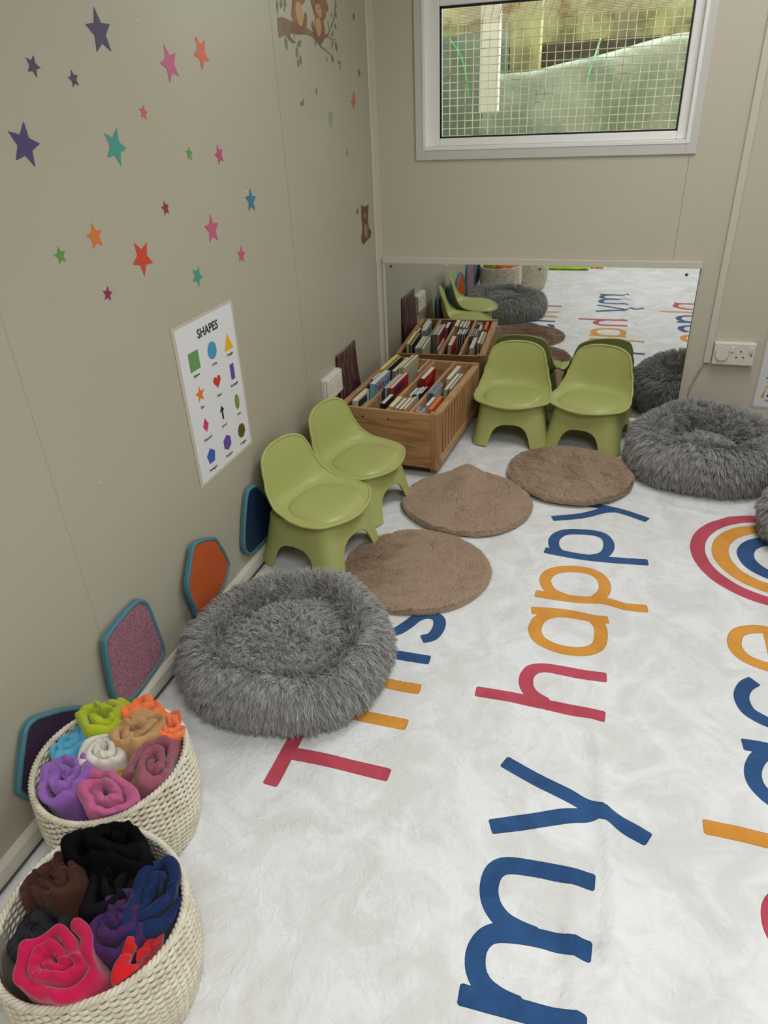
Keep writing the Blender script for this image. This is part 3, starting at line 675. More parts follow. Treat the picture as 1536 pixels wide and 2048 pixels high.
book(.046, .345, .545, .290, .012, .03, (226, 206, 40), 'yellow picture book with black lettering by the left wall', text='WHERE', tcol=(24, 22, 20))
book(.062, .350, .545, .284, .008, .03, (52, 44, 42), 'thin black picture book next to the yellow one')
book(.090, .370, .560, .276, .016, .05, (150, 128, 112), 'dull brown board book in the far left of the crate')
book(.108, .395, .575, .284, .009, .07, (168, 176, 104), 'olive green patterned book at the far left of the crate', stripe=[(206, 210, 160), (120, 140, 70)])
book(.122, .405, .585, .282, .009, .09, (196, 198, 168), 'pale sage picture book beside the second divider far end')
book(.122, .175, .345, .268, .006, .10, (52, 70, 76), 'thin teal book at the left of the second compartment')
book(.131, .175, .345, .271, .006, .10, (206, 204, 190), 'thin off-white book in the second compartment')
book(.140, .172, .348, .274, .007, .10, (58, 120, 130), 'thin turquoise-edged book in the second compartment')
book(.153, .170, .360, .280, .012, .12, (186, 44, 34), 'red picture book with yellow spine in the second compartment', stripe=[(70, 44, 90), (232, 190, 60), (48, 92, 80)])
book(.160, .060, .165, .222, .016, .14, (44, 42, 46), 'black and white board book at the front of the second compartment', page=(214, 212, 208))
book(.186, .395, .560, .262, .006, .04, (196, 128, 92), 'orange and blue paper book lying against the second compartment divider', stripe=[(120, 140, 178), (206, 160, 90)])
book(.204, .030, .140, .232, .017, .12, (196, 178, 92), 'cream board book with yellow green edge, front of the third compartment')
book(.226, .028, .140, .222, .011, .14, (150, 172, 172), 'thin pale board book with blue edge, front of the third compartment')
book(.243, .026, .150, .222, .011, .16, (196, 152, 104), 'tan edged board book, front of the third compartment')
book(.258, .030, .160, .226, .007, .18, (214, 190, 160), 'thin beige board book, front right of the third compartment')
for k in range(4):
    book(.232 + .012 * k, .175 + .004 * k, .262 + .004 * k, .214 + .005 * k, .008, .16, (34, 34, 36) if k % 2 else (214, 214, 210), ['small white board book, leftmost of four in the middle of the crate', 'small black board book, second of four in the middle of the crate', 'small white board book, third of four in the middle of the crate', 'small black board book, rightmost of four in the middle of the crate'][k], page=(220, 220, 216))
book(.228, .330, .480, .252, .018, .18, (156, 26, 34), 'dark red picture book in the third compartment', stripe=[(206, 60, 70)])
book(.330, .350, .520, .254, .016, .10, (190, 178, 152), 'cream board book at the far end of the fourth compartment')
book(.352, .240, .430, .246, .012, .14, (168, 164, 112), 'olive tan board book in the fourth compartment by the slatted side')
book(.366, .250, .440, .244, .008, .14, (150, 140, 110), 'brownish thin board book against the slatted side')
for k in range(3):
    book(.300 + .010 * k, .190, .330 - .01 * k, .244 - .002 * k, .007, .14, [(126, 130, 128), (96, 100, 102), (150, 152, 150)][k], ['mid grey board book, left of three grey ones in the fourth compartment', 'dark grey board book, middle of three grey ones in the fourth compartment', 'pale grey board book with buttons, right of three grey ones in the fourth compartment'][k], page=(170, 172, 170), stripe=[(190, 194, 196), (70, 84, 92)] if k == 2 else None)
book(.352, .045, .185, .232, .012, .20, (226, 112, 40), 'orange board book at the front of the fourth compartment', page=(224, 120, 60))
book(.312, .035, .080, .208, .020, .15, (222, 222, 218), 'small black and white patterned book at the front of the fourth compartment', page=(120, 120, 120))
book(.326, .090, .180, .216, .012, .15, (176, 184, 188), 'silver grey small book behind the patterned one')

# ------------------------------------------------------------------ fur
def fur_material(name, root, tip, rough=.7):
    m = bpy.data.materials.new(name); m.use_nodes = True; nt = m.node_tree; b = nt.nodes['Principled BSDF']
    hi = nt.nodes.new('ShaderNodeHairInfo'); mx = nt.nodes.new('ShaderNodeMix'); mx.data_type = 'RGBA'
    mx.inputs[6].default_value = lin(root); mx.inputs[7].default_value = lin(tip)
    nt.links.new(hi.outputs['Random'], mx.inputs[0]); nt.links.new(mx.outputs[2], b.inputs['Base Color'])
    b.inputs['Roughness'].default_value = rough; b.inputs['Specular IOR Level'].default_value = .3
    return m
def curves_obj(name, pos, radii, npt, m, parent):
    n = pos.shape[0]
    c = bpy.data.hair_curves.new(name); c.add_curves([npt] * n)
    c.position_data.foreach_set('vector', pos.astype(np.float32).ravel())
    at = c.attributes.get('radius') or c.attributes.new('radius', 'FLOAT', 'POINT')
    at.data.foreach_set('value', radii.astype(np.float32).ravel())
    c.materials.append(m)
    o = bpy.data.objects.new(name, c); COL.objects.link(o); o.parent = parent
    return o
def vnoise(P, s, seed):
    """cheap smooth vector noise: sums of sines with random directions"""
    rs = np.random.RandomState(seed); out = np.zeros_like(P)
    for k in range(7):
        d = rs.normal(size=(3, 3)) * s * (0.6 + .25 * k); ph = rs.uniform(0, 6.28, 3)
        out += np.sin(P @ d.T + ph) / (1 + .35 * k)
    return out / 3.0
def make_bed(seed, prof):
    r = empty('fur_bed', (0, 0, 0), 0, 'tmp', 'floor cushion', 'grey shaggy round floor cushions')
    rs = np.random.RandomState(seed)
    # body as a surface of revolution: s from centre over the bolster down to the floor
    P = smooth_poly([(a, b, 0) for a, b in prof], 4, False); P = [(max(p.x, 0), p.y) for p in P]
    def wob(th, rr, zz):
        lump = 1 + .025 * np.sin(3 * th + seed) + .015 * np.sin(5 * th + 2 * seed) 
        z = zz * (1 + .06 * np.sin(2 * th + seed * 1.7) + .04 * np.sin(5 * th + seed))
        return rr * lump, z
    NA = 72; V = []; F = []
    for (a, b) in P:
        for k in range(NA):
            th = 2 * PI * k / NA; rr, zz = wob(th, a, b); V.append((rr * math.cos(th), rr * math.sin(th), max(zz, .002)))
    for j in range(len(P) - 1):
        for k in range(NA): F.append((j * NA + k, j * NA + (k + 1) % NA, (j + 1) * NA + (k + 1) % NA, (j + 1) * NA + k))
    me = MB().add(V, F).mesh('cushion'); b = bmesh.new(); b.from_mesh(me); bmesh.ops.remove_doubles(b, verts=b.verts, dist=1e-5); b.to_mesh(me); b.free()
    obj('cushion', me, mat('grey fur backing', (130, 128, 124), .9), r, True)
    # strands
    prof_s = P[:int(len(P) * .89)]
    seg = [math.hypot(b[0] - a[0], b[1] - a[1]) * max((a[0] + b[0]) / 2, .006) for a, b in zip(prof_s[:-1], prof_s[1:])]
    cdf = np.cumsum(seg) / sum(seg)
    N = 64000
    NC = 9000     # tufts
    def surf(n, rsx):
        u = rsx.uniform(0, 1, n); i = np.searchsorted(cdf, u); t = rsx.uniform(0, 1, n)
        A = np.array(prof_s)[i]; B = np.array(prof_s)[i + 1]; q = A + (B - A) * t[:, None]
        th = rsx.uniform(0, 2 * PI, n); rr, zz = wob(th, q[:, 0], q[:, 1])
        T = B - A; T /= np.linalg.norm(T, axis=1)[:, None] + 1e-9
        nr, nz = -T[:, 1], T[:, 0]       # outward normal in profile plane (walking outwards over the top)
        c, s_ = np.cos(th), np.sin(th)
        pos = np.c_[rr * c, rr * s_, np.maximum(zz, .004)]
        nor = np.c_[nr * c, nr * s_, nz]; tan = np.c_[T[:, 0] * c, T[:, 0] * s_, T[:, 1]]
        return pos, nor, tan, q[:, 0], th
    # make sure normal points up at the top
    pos, nor, tan, rr, th = surf(N, rs)
    fl = np.where((rr < .16) | (pos[:, 2] > .09), np.sign(nor[:, 2] + 1e-6), np.sign((nor[:, :2] * pos[:, :2]).sum(1) + 1e-6))
    nor *= fl[:, None]
    # tuft centres by snapping the strand's direction field on a coarse jittered lattice
    cell = .009
    key = np.floor(pos / cell + .37).astype(int) + 500; hsh = (key[:, 0] * 1000 + key[:, 1]) * 1000 + key[:, 2]
    uq, inv = np.unique(hsh, return_inverse=True)
    tj = rs.normal(size=(len(uq), 3))[inv]
    cen = np.zeros((len(uq), 3)); cnt = np.bincount(inv); 
    for a in range(3): cen[:, a] = np.bincount(inv, pos[:, a]) / cnt
    cen = cen[inv]
    az = np.c_[-np.sin(th), np.cos(th), 0 * th]
    flow = tan * np.where(rr[:, None] < .12, .30, np.where(rr[:, None] < .165, .60, .85))
    flow[:, 2] -= np.where(rr > .19, .45, 0)
    d = nor * np.where((rr[:, None] > .118) & (rr[:, None] < .16), .25, .62) + flow * .75 + vnoise(pos, 22, seed) * .26 + vnoise(pos, 60, seed + 1) * .34 + tj * np.where(rr[:, None] < .12, .60, .34) + rs.normal(size=pos.shape) * .13
    d /= np.linalg.norm(d, axis=1)[:, None]
    ln = rs.uniform(.020, .032, N) * np.where(rr < .12, .75, 1) * np.where(pos[:, 2] < .03, .7, 1)
    npt = 5; out = np.zeros((N, npt, 3)); tip = cen + (d * ln[:, None])
    base = pos
    for k in range(npt):
        t = k / (npt - 1)
        p = base + d * (ln * t)[:, None]
        p = p + (tip - p) * (.42 * t ** 1.3)         # clump to the tuft tip
        p += flow * (t * t * .004)
        p[:, 2] -= .006 * t * t
        p[:, 2] = np.maximum(p[:, 2], .002 + .001 * t)
        out[:, k] = p
    rad = np.tile(np.array([.00075, .00078, .0007, .00055, .00022]), (N, 1)) * rs.uniform(.7, 1.2, (N, 1))
    curves_obj('fur', out, rad, npt, M_fur, r)
    return r
M_fur = fur_material('grey shag fur', (138, 136, 132), (188, 186, 182))
FLAT = [(0.0, .112), (.015, .116), (.04, .120), (.08, .117), (.115, .106), (.135, .092), (.146, .092), (.158, .110), (.175, .128), (.195, .136), (.215, .133), (.233, .118), (.245, .094), (.250, .068), (.243, .040), (.225, .016), (.200, .004), (.0, .004)]
DEEP = [(0.0, .088), (.02, .092), (.05, .090), (.085, .080), (.108, .064), (.121, .060), (.129, .082), (.139, .116), (.156, .140), (.178, .150), (.200, .146), (.218, .131), (.232, .108), (.238, .080), (.232, .046), (.216, .018), (.190, .004), (.0, .004)]
bed = make_bed(4, FLAT)
place(bed, [((.293, 1.222, .006), 0.4, 'dove grey shaggy round floor cushion beside the blanket baskets')])
deep = make_bed(9, DEEP); deep.scale = (1.12, 1.12, 1.06)
place(deep, [((1.352, 2.620, .006), 2.1, 'grey shaggy round floor cushion in the corner under the wall sockets'),
            ((1.768, 2.182, .006), 4.0, 'grey shaggy round floor cushion cut off by the right edge of the photo')])

# ------------------------------------------------------------------ brown plush mats
M_mat = mat('taupe plush backing', (158, 134, 111), .9, sheen=.3)
M_mfur = fur_material('taupe plush pile', (166, 142, 119), (192, 167, 142))
def make_mat(cx, cy, R, seed, hf, label, z0):
    r = empty('plush_mat', (cx, cy, z0), 0, label, 'mat', 'round taupe plush mats on the rug')
    NA, NR = 110, 40
    def outline(th): return R * (1 + .018 * math.sin(2 * th + seed) + .012 * math.sin(3 * th + seed * 2) + .006 * math.sin(7 * th + seed))
    def hgt(x, y): return .0125 + .0030 * N3(x * 14, y * 14, seed) + .0030 * N3(x * 38, y * 38, seed) - .005 * math.exp(-(N3(x * 9 + 5, y * 14, seed) / .035) ** 2) + hf(x, y)
    def pt(rr, th):
        o_ = outline(th); x, y = rr * o_ * math.cos(th), rr * o_ * math.sin(th)
        e = max(0, (rr - .93) / .07); z = hgt(x, y) - .008 * e ** 2
        return (x, y, z)
    V = [pt(q / NR, 2 * PI * k / NA) for q in range(NR + 1) for k in range(NA)]
    V += [(v[0] * .985, v[1] * .985, v[2] - .010 + 0.0) for v in V[-NA:]]
    F = [(q * NA + k, q * NA + (k + 1) % NA, (q + 1) * NA + (k + 1) % NA, (q + 1) * NA + k) for q in range(NR + 1) for k in range(NA)]
    me = MB().add(V, F).mesh('pad'); b = bmesh.new(); b.from_mesh(me); bmesh.ops.remove_doubles(b, verts=b.verts, dist=1e-5); b.to_mesh(me); b.free()
    obj('pad', me, M_mat, r, True)
    rs = np.random.RandomState(seed); n = 42000
    rr = np.sqrt(rs.uniform(0, 1, n)) * 1.0; th = rs.uniform(0, 2 * PI, n)
    pos = np.array([pt(a, b) for a, b in zip(rr, th)])
    az = vnoise(pos * [1, 1, 0], 11, seed)[:, 0] * 1.6 + vnoise(pos * [1, 1, 0], 45, seed + 3)[:, 1] * .7 + seed
    lay = .75 + .2 * vnoise(pos * [1, 1, 0], 30, seed + 5)[:, 0]
    d = np.c_[np.cos(az) * lay, np.sin(az) * lay, np.full(n, .55)] + rs.normal(size=(n, 3)) * .16
    edge = rr > .96; d[edge] += np.c_[np.cos(th), np.sin(th), 0 * th][edge] * .8
    d /= np.linalg.norm(d, axis=1)[:, None]
    ln = rs.uniform(.0045, .0075, n); npt = 3; out = np.zeros((n, npt, 3))
    for k in range(npt):
        t = k / (npt - 1); out[:, k] = pos + d * (ln * t)[:, None]; out[:, k, 2] -= .0012 * t * t
    rad = np.tile(np.array([.0008, .0007, .0003]), (n, 1))
    curves_obj('pile', out, rad, npt, M_mfur, r)
make_mat(.490, 1.700, .222, 1, lambda x, y: 0.0, 'round taupe plush mat nearest the camera, beside the grey fur cushion', .009)
make_mat(.560, 2.135, .222, 2, lambda x, y: .030 * math.exp(-((x + .02 - y * -.12) / .055) ** 2) * max(0, min(1, (y + .06) / .22)) + .008 * math.exp(-((x - .02) / .03) ** 2 - ((y + .05) / .07) ** 2), 'middle round taupe plush mat with a raised fold, in front of the crate', .016)
make_mat(.888, 2.420, .226, 3, lambda x, y: .0, 'round taupe plush mat lying before the two chairs at the mirror', .022)

# ------------------------------------------------------------------ baskets and rolled blankets
M_rope = mat('white paper rope', (226, 218, 198), .7, bump=(300, .5, 2), var=(40, (206, 196, 172), .35, .6))
def basket_r(z):     # z 0..H
    return .120 + .020 * math.sin(min(1, z / .12) * PI / 2) - .004 * max(0, (z - .12) / .08) ** 1.4
BH = .200
def make_basket():
    r = empty('rope_basket', (0, 0, 0), 0, 'tmp', 'basket', 'white woven rope baskets')
    mb = MB(); rows = 30; NA = 300; st = 34
    for j in range(rows):
        z = .006 + (BH - .010) * j / (rows - 1); R = basket_r(z)
        pts = []
        for k in range(NA):
            th = 2 * PI * k / NA
            ph = th * st + (j % 2) * PI
            rr = R + .0034 * math.sin(ph) + .003 * math.sin(3 * th + 1) ; zz = z + .0012 * math.cos(ph * .5) + .0035 * math.sin(2 * th + .6) * (z / BH)
            pts.append((rr * math.cos(th), rr * math.sin(th), max(zz, .0045)))
        mb.tube(pts, .0036, 6, closed=True)
    build('woven_side', mb, M_rope, r, smooth=True)
    mb = MB()
    for s_ in range(3):
        pts = []
        for k in range(NA):
            th = 2 * PI * k / NA; ph = th * 34 + s_ * 2 * PI / 3; R = basket_r(BH) + .003 * math.sin(3 * th + 1)
            pts.append(((R + .0034 * math.cos(ph)) * math.cos(th), (R + .0034 * math.cos(ph)) * math.sin(th), BH + .003 + .0032 * math.sin(ph) + .0035 * math.sin(2 * th + .6)))
        mb.tube(pts, .0030, 7, closed=True)
    build('braided_rim', mb, M_rope, r, smooth=True)
    mb = MB(); n = 40
    mb.add([(0, 0, .004)] + [(.121 * math.cos(2 * PI * k / n), .121 * math.sin(2 * PI * k / n), .004) for k in range(n)], [(0, 1 + k, 1 + (k + 1) % n) for k in range(n)])
    o = build('bottom', mb, M_rope, r); md = o.modifiers.new('s', 'SOLIDIFY'); md.thickness = .004; md.offset = 0
    mb = MB(); rg = []
    for z in (.006, .06, .12, .165, .196): rg.append([((basket_r(z) - .006) * math.cos(2 * PI * k / n), (basket_r(z) - .006) * math.sin(2 * PI * k / n), z) for k in range(n)])
    mb.add([p for q in rg for p in q], [(a * n + k, a * n + (k + 1) % n, (a + 1) * n + (k + 1) % n, (a + 1) * n + k) for a in range(4) for k in range(n)])
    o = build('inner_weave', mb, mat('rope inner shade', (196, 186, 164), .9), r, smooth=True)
    return r
bk = make_basket()
B1 = (.182, .701); B2 = (.332, .446)
place(bk, [((B1[0] - .004, B1[1], .006), .3, 'white woven rope basket of bright pastel blankets against the left wall'),
           ((B2[0], B2[1], .006), 1.9, 'white woven rope basket of dark and crimson blankets, nearest the camera')])
def fleece(name, col):
    return mat(name, col, .85, .15 if max(col) > 60 else .05, sheen=.30 if max(col) > 130 else (.08 if max(col) > 60 else .0), bump=(260, .45, 4, .0025), var=(9, tuple(int(c * .90) for c in col), .35, .65))
def roll(name, label, cx, cy, ztop, R, col, seed, H=.15, turns=2.6, tilt=(0, 0), sq=(1, 1), rz=0, crump=1.0, grp=None, thick=None, dome=.25, r0f=.10):
    rnd = random.Random(seed)
    NT = int(64 * turns); V = []; F = []
    r0 = R * r0f; pitch = (R - r0) / turns; tw = (thick or pitch * .47)
    prof = []
    depth = [-H, -H * .6, -H * .3, -tw * 1.2, -tw * .2]
    for d in depth: prof.append((-1, d))
    for k in range(1, 6):
        a = PI * k / 6; prof.append((-math.cos(a), -tw * .2 + tw * 1.1 * math.sin(a)))
    for d in depth[::-1]: prof.append((1, d))
    ph = [rnd.uniform(0, 6.28) for _ in range(6)]
    for i in range(NT + 1):
        th = 2 * PI * turns * i / NT; r = r0 + (R - r0) * i / NT
        wob_ = 1 + crump * (.10 * math.sin(2 * th + ph[0]) + .07 * math.sin(3 * th + ph[1] + .15 * th) + .03 * math.sin(7 * th + ph[2]))
        r *= wob_
        c, s_ = math.cos(th + rz), math.sin(th + rz)
        top = -dome * R * (r / R) ** 2 + crump * (.010 * N3(c * 1.3 + seed, s_ * 1.3, r * 30) + .006 * N3(c * 3 + seed, s_ * 3, r * 60))
        lt = tw * (1 + .25 * crump * N3(c * 2, s_ * 2, seed + r * 20))
        for (n_, h) in prof:
            rr = r + n_ * lt; v = Vector((rr * c * sq[0], rr * s_ * sq[1], top + h))
            q = v * 22 + Vector((seed * 3.1, 0, 0))
            dv = Vector((noise.noise(q), noise.noise(q + Vector((7, 1, 3))), noise.noise(q + Vector((2, 9, 5))))) * .009 * crump
            q = v * 55 + Vector((seed * 1.7, 4, 0))
            dv += Vector((noise.noise(q), noise.noise(q + Vector((3, 1, 8))), noise.noise(q + Vector((6, 2, 1))))) * .0018 * crump
            V.append(v + dv * (1 if h > -H * .5 else .3))
    n = len(prof)
    for i in range(NT):
        for k in range(n): F.append((i * n + k, i * n + (k + 1) % n, (i + 1) * n + (k + 1) % n, (i + 1) * n + k))
    F += [tuple(range(n)), tuple(NT * n + k for k in range(n))[::-1]]
    rot = Matrix.Rotation(tilt[1], 3, 'Y') @ Matrix.Rotation(tilt[0], 3, 'X'); bc = B1 if grp == G1 else B2; W = []
    for v in V:
        q = rot @ v; px, py, pz = cx + q.x - bc[0], cy + q.y - bc[1], ztop + q.z
        d = math.hypot(px, py); zr = pz - (BH + .006)
        lim = .123 if zr < .004 else .123 + min(.022, (zr - .004) * 1.2)
        if d > lim:
            e_ = lim + (d - lim) * .04; px *= e_ / d; py *= e_ / d
        W.append((px + bc[0] - cx, py + bc[1] - cy, q.z))
    V = W
    me = MB().add(V, F).mesh('blanket')
    o = obj(name, me, fleece('fleece ' + str(col), col), None, True)
    o.location = (cx, cy, ztop)
    md = o.modifiers.new('sub', 'SUBSURF'); md.levels = 1; md.render_levels = 1
    tag(o, label, 'blanket', grp)
    return o
G1, G2 = 'rolled fleece blankets in the basket by the wall', 'rolled fleece blankets in the nearest basket'
zt = .235
roll('rolled_blanket', 'lime green rolled fleece blanket in the basket by the wall', .118, .772, zt + .004, .052, (178, 190, 40), 1, sq=(1.15, .9), turns=2.2, tilt=(-.15, -.1), rz=.5, grp=G1, crump=1.2)
roll('rolled_blanket', 'bright orange rolled fleece blanket beside the lime one', .176, .812, zt + .002, .036, (250, 128, 72), 2, turns=1.9, tilt=(-.2, 0), rz=2, grp=G1, crump=1.2)
roll('rolled_blanket', 'bright orange rolled fleece blanket at the rim by the fur cushion', .252, .790, zt - .006, .040, (250, 128, 72), 3, turns=2.2, tilt=(-.15, .15), rz=1, grp=G1)
roll('rolled_blanket', 'tan rolled fleece blanket between white and orange', .208, .752, zt + .014, .046, (196, 152, 100), 4, turns=1.8, tilt=(-.1, .05), rz=3.6, grp=G1, crump=1.4, r0f=.25)
roll('rolled_blanket', 'white rolled fleece blanket in the middle of the basket', .172, .698, zt + .004, .040, (226, 220, 204), 5, turns=2.5, rz=1.2, grp=G1, crump=.8)
roll('rolled_blanket', 'sky blue rolled fleece blanket at the wall side of the basket', .092, .700, zt - .010, .040, (84, 168, 200), 6, turns=1.8, tilt=(0, -.25), sq=(.8, 1.2), rz=4, grp=G1)
roll('rolled_blanket', 'lilac purple rolled fleece blanket at the front left of the basket', .134, .630, zt + .000, .047, (152, 100, 184), 7, turns=2.4, tilt=(.12, -.1), sq=(1.1, .95), rz=5.2, grp=G1)
roll('rolled_blanket', 'rose pink rolled fleece blanket at the front of the basket', .232, .618, zt + .002, .048, (204, 100, 146), 8, turns=2.0, tilt=(.15, .1), sq=(1.15, .85), rz=2.6, grp=G1, r0f=.2)
roll('rolled_blanket', 'dusty mauve rolled fleece blanket at the right rim of the basket', .278, .702, zt - .006, .046, (158, 88, 104), 9, turns=2.2, tilt=(0, .2), sq=(.9, 1.2), rz=2.6, grp=G1)
roll('rolled_blanket', 'mustard rolled fleece blanket low between white and mauve', .226, .680, zt - .030, .026, (190, 140, 56), 10, turns=1.4, rz=2.6, grp=G1, H=.12)
roll('rolled_blanket', 'black fleece blanket bulging over the back rim of the nearest basket', .312, .536, zt + .018, .060, (16, 15, 17), 11, turns=1.8, tilt=(-.3, 0), sq=(1.15, .8), rz=1, grp=G2, crump=1.3, r0f=.2)
roll('rolled_blanket', 'charcoal black fleece blanket in the middle of the nearest basket', .345, .488, zt + .004, .050, (24, 23, 26), 12, turns=2.0, sq=(.85, 1.1), rz=2, grp=G2, crump=1.3)
roll('rolled_blanket', 'dark brown rolled fleece blanket at the left of the nearest basket', .256, .462, zt + .006, .047, (74, 44, 32), 13, turns=2.2, tilt=(0, -.25), rz=3, grp=G2, crump=1.1)
roll('rolled_blanket', 'navy blue rolled fleece blanket at the right rim of the nearest basket', .422, .492, zt + .002, .048, (24, 44, 88), 14, turns=1.8, tilt=(-.1, .25), sq=(.85, 1.25), rz=1.4, grp=G2, r0f=.2)
roll('rolled_blanket', 'deep purple rolled fleece blanket in the centre of the nearest basket', .390, .438, zt + .002, .042, (72, 40, 90), 15, turns=2.4, rz=4, grp=G2, crump=1.2)
roll('rolled_blanket', 'dark grey rolled fleece blanket at the left front of the nearest basket', .262, .398, zt - .030, .044, (52, 52, 56), 16, turns=1.8, tilt=(0, -.3), rz=4, grp=G2)
roll('rolled_blanket', 'crimson pink rolled fleece blanket at the front of the nearest basket', .340, .360, zt + .006, .057, (206, 22, 80), 17, turns=2.7, tilt=(.12, -.05), sq=(1.08, .9), rz=3.6, grp=G2, crump=.9)
roll('rolled_blanket', 'bright red rolled fleece blanket at the right front rim of the nearest basket', .436, .412, zt - .018, .040, (212, 26, 36), 18, turns=1.6, tilt=(0, .3), sq=(.8, 1.3), rz=5.6, grp=G2, crump=1.3)

# ------------------------------------------------------------------ texture pads on the left wall
M_teal = mat('teal binding', (74, 124, 136), .6, bump=(120, .3, 2))
def pad(name, pts, face_m, label, lean=0.0, close=5):
    P = smooth_poly([(0, a, b) for a, b in pts], 4)
    P2 = [(p.y, p.z) for p in P]
    n = len(P2); cy = sum(p[0] for p in P2) / n; cz = sum(p[1] for p in P2) / n; z0 = min(p[1] for p in P2)
    r = empty(name, (0, cy, z0), 0, label, 'texture pad', 'textured touch pads leaning on the left wall')
    def X(y, z, d): return (d + lean * max(0, 1 - (y - (min(q[0] for q in P2))) / .12) + .004, y - cy, z - z0)
    build('backing', MB().prism(P2, 0.001, .010, X), M_teal, r)
    inner = [(cy + (a - cy) * .90, cz + (b - cz) * .925) for a, b in P2]
    build('fabric_face', MB().prism(inner, .009, .0125, X), face_m, r, bevel=.001)
    mid = [(cy + (a - cy) * .95, cz + (b - cz) * .96) for a, b in P2]
    build('binding', MB().tube([X(a, b, .0095) for a, b in mid], .0055, 8, closed=True), M_teal, r, smooth=True)
M_corr = bpy.data.materials.new('orange corduroy'); M_corr.use_nodes = True
nt = M_corr.node_tree; b_ = nt.nodes['Principled BSDF']; b_.inputs['Roughness'].default_value = .8
tc = nt.nodes.new('ShaderNodeTexCoord'); mp = nt.nodes.new('ShaderNodeMapping'); mp.inputs['Rotation'].default_value = (.55, 0, 0)
wv = nt.nodes.new('ShaderNodeTexWave'); wv.bands_direction = 'Y'; wv.inputs['Scale'].default_value = 78; wv.inputs['Distortion'].default_value = .3
rp = nt.nodes.new('ShaderNodeValToRGB'); rp.color_ramp.elements[0].color = lin((186, 70, 12)); rp.color_ramp.elements[1].color = lin((244, 112, 36))
bp = nt.nodes.new('ShaderNodeBump'); bp.inputs['Distance'].default_value = .002
nt.links.new(tc.outputs['Object'], mp.inputs['Vector']); nt.links.new(mp.outputs[0], wv.inputs['Vector']); nt.links.new(wv.outputs['Color'], rp.inputs[0]); nt.links.new(rp.outputs[0], b_.inputs['Base Color']); nt.links.new(wv.outputs['Color'], bp.inputs['Height']); nt.links.new(bp.outputs[0], b_.inputs['Normal'])
pad('texture_pad', [(.7137, .2570), (.6887, .2560), (.6668, .2279), (.6284, .1624), (.6266, .1403), (.6445, .1099), (.70, .095), (.80, .10), (.83, .13), (.83, .17), (.78, .215), (.74, .242)], mat('dark purple felt', (52, 30, 58), .9, bump=(200, .4)), 'teal edged pad with dark purple felt face behind the pastel blanket basket')
pad('texture_pad', [(1.0514, 0.2842), (1.0763, 0.2685), (1.0873, 0.2482), (1.0971, 0.1783), (1.1032, 0.104), (1.0882, 0.0833), (1.0299, 0.0726), (0.9756, 0.0709), (0.9248, 0.0868), (0.9013, 0.1314), (0.9047, 0.1822), (0.9186, 0.2589), (0.9322, 0.2766), (0.9828, 0.2831)], mat('dusty pink towelling', (178, 122, 136), .95, bump=(420, 1.0, 3, .004), var=(160, (150, 98, 112), .4, .6)), 'teal edged pad with dusty pink towelling face on the left wall', lean=.006)
pad('texture_pad', [(1.3135, 0.2814), (1.3899, 0.2473), (1.4111, 0.225), (1.4463, 0.1377), (1.4326, 0.1067), (1.3837, 0.0731), (1.3132, 0.0699), (1.2435, 0.0904), (1.2344, 0.1259), (1.2231, 0.1761), (1.2295, 0.2124), (1.2675, 0.2589), (1.2879, 0.2815)], M_corr, 'teal edged pad with orange corduroy face behind the grey fur cushion', lean=.012)
pad('texture_pad', [(1.6473, 0.2739), (1.6758, 0.2525), (1.7195, 0.1837), (1.7564, 0.1108), (1.7451, 0.0882), (1.6773, 0.0703), (1.5787, 0.0748), (1.5486, 0.0894), (1.5335, 0.1222), (1.5522, 0.183), (1.5858, 0.252), (1.6104, 0.2779)], mat('navy satin', (4, 38, 70), .55), 'teal edged pad with navy blue face behind the nearest green chair')
pad('texture_pad', [(1.83, .27), (1.90, .275), (1.935, .25), (1.94, .13), (1.93, .10), (1.83, .095), (1.805, .12), (1.805, .24)], mat('dark grey felt', (40, 46, 60), .8), 'teal edged pad with dark face on the wall between the two left chairs')
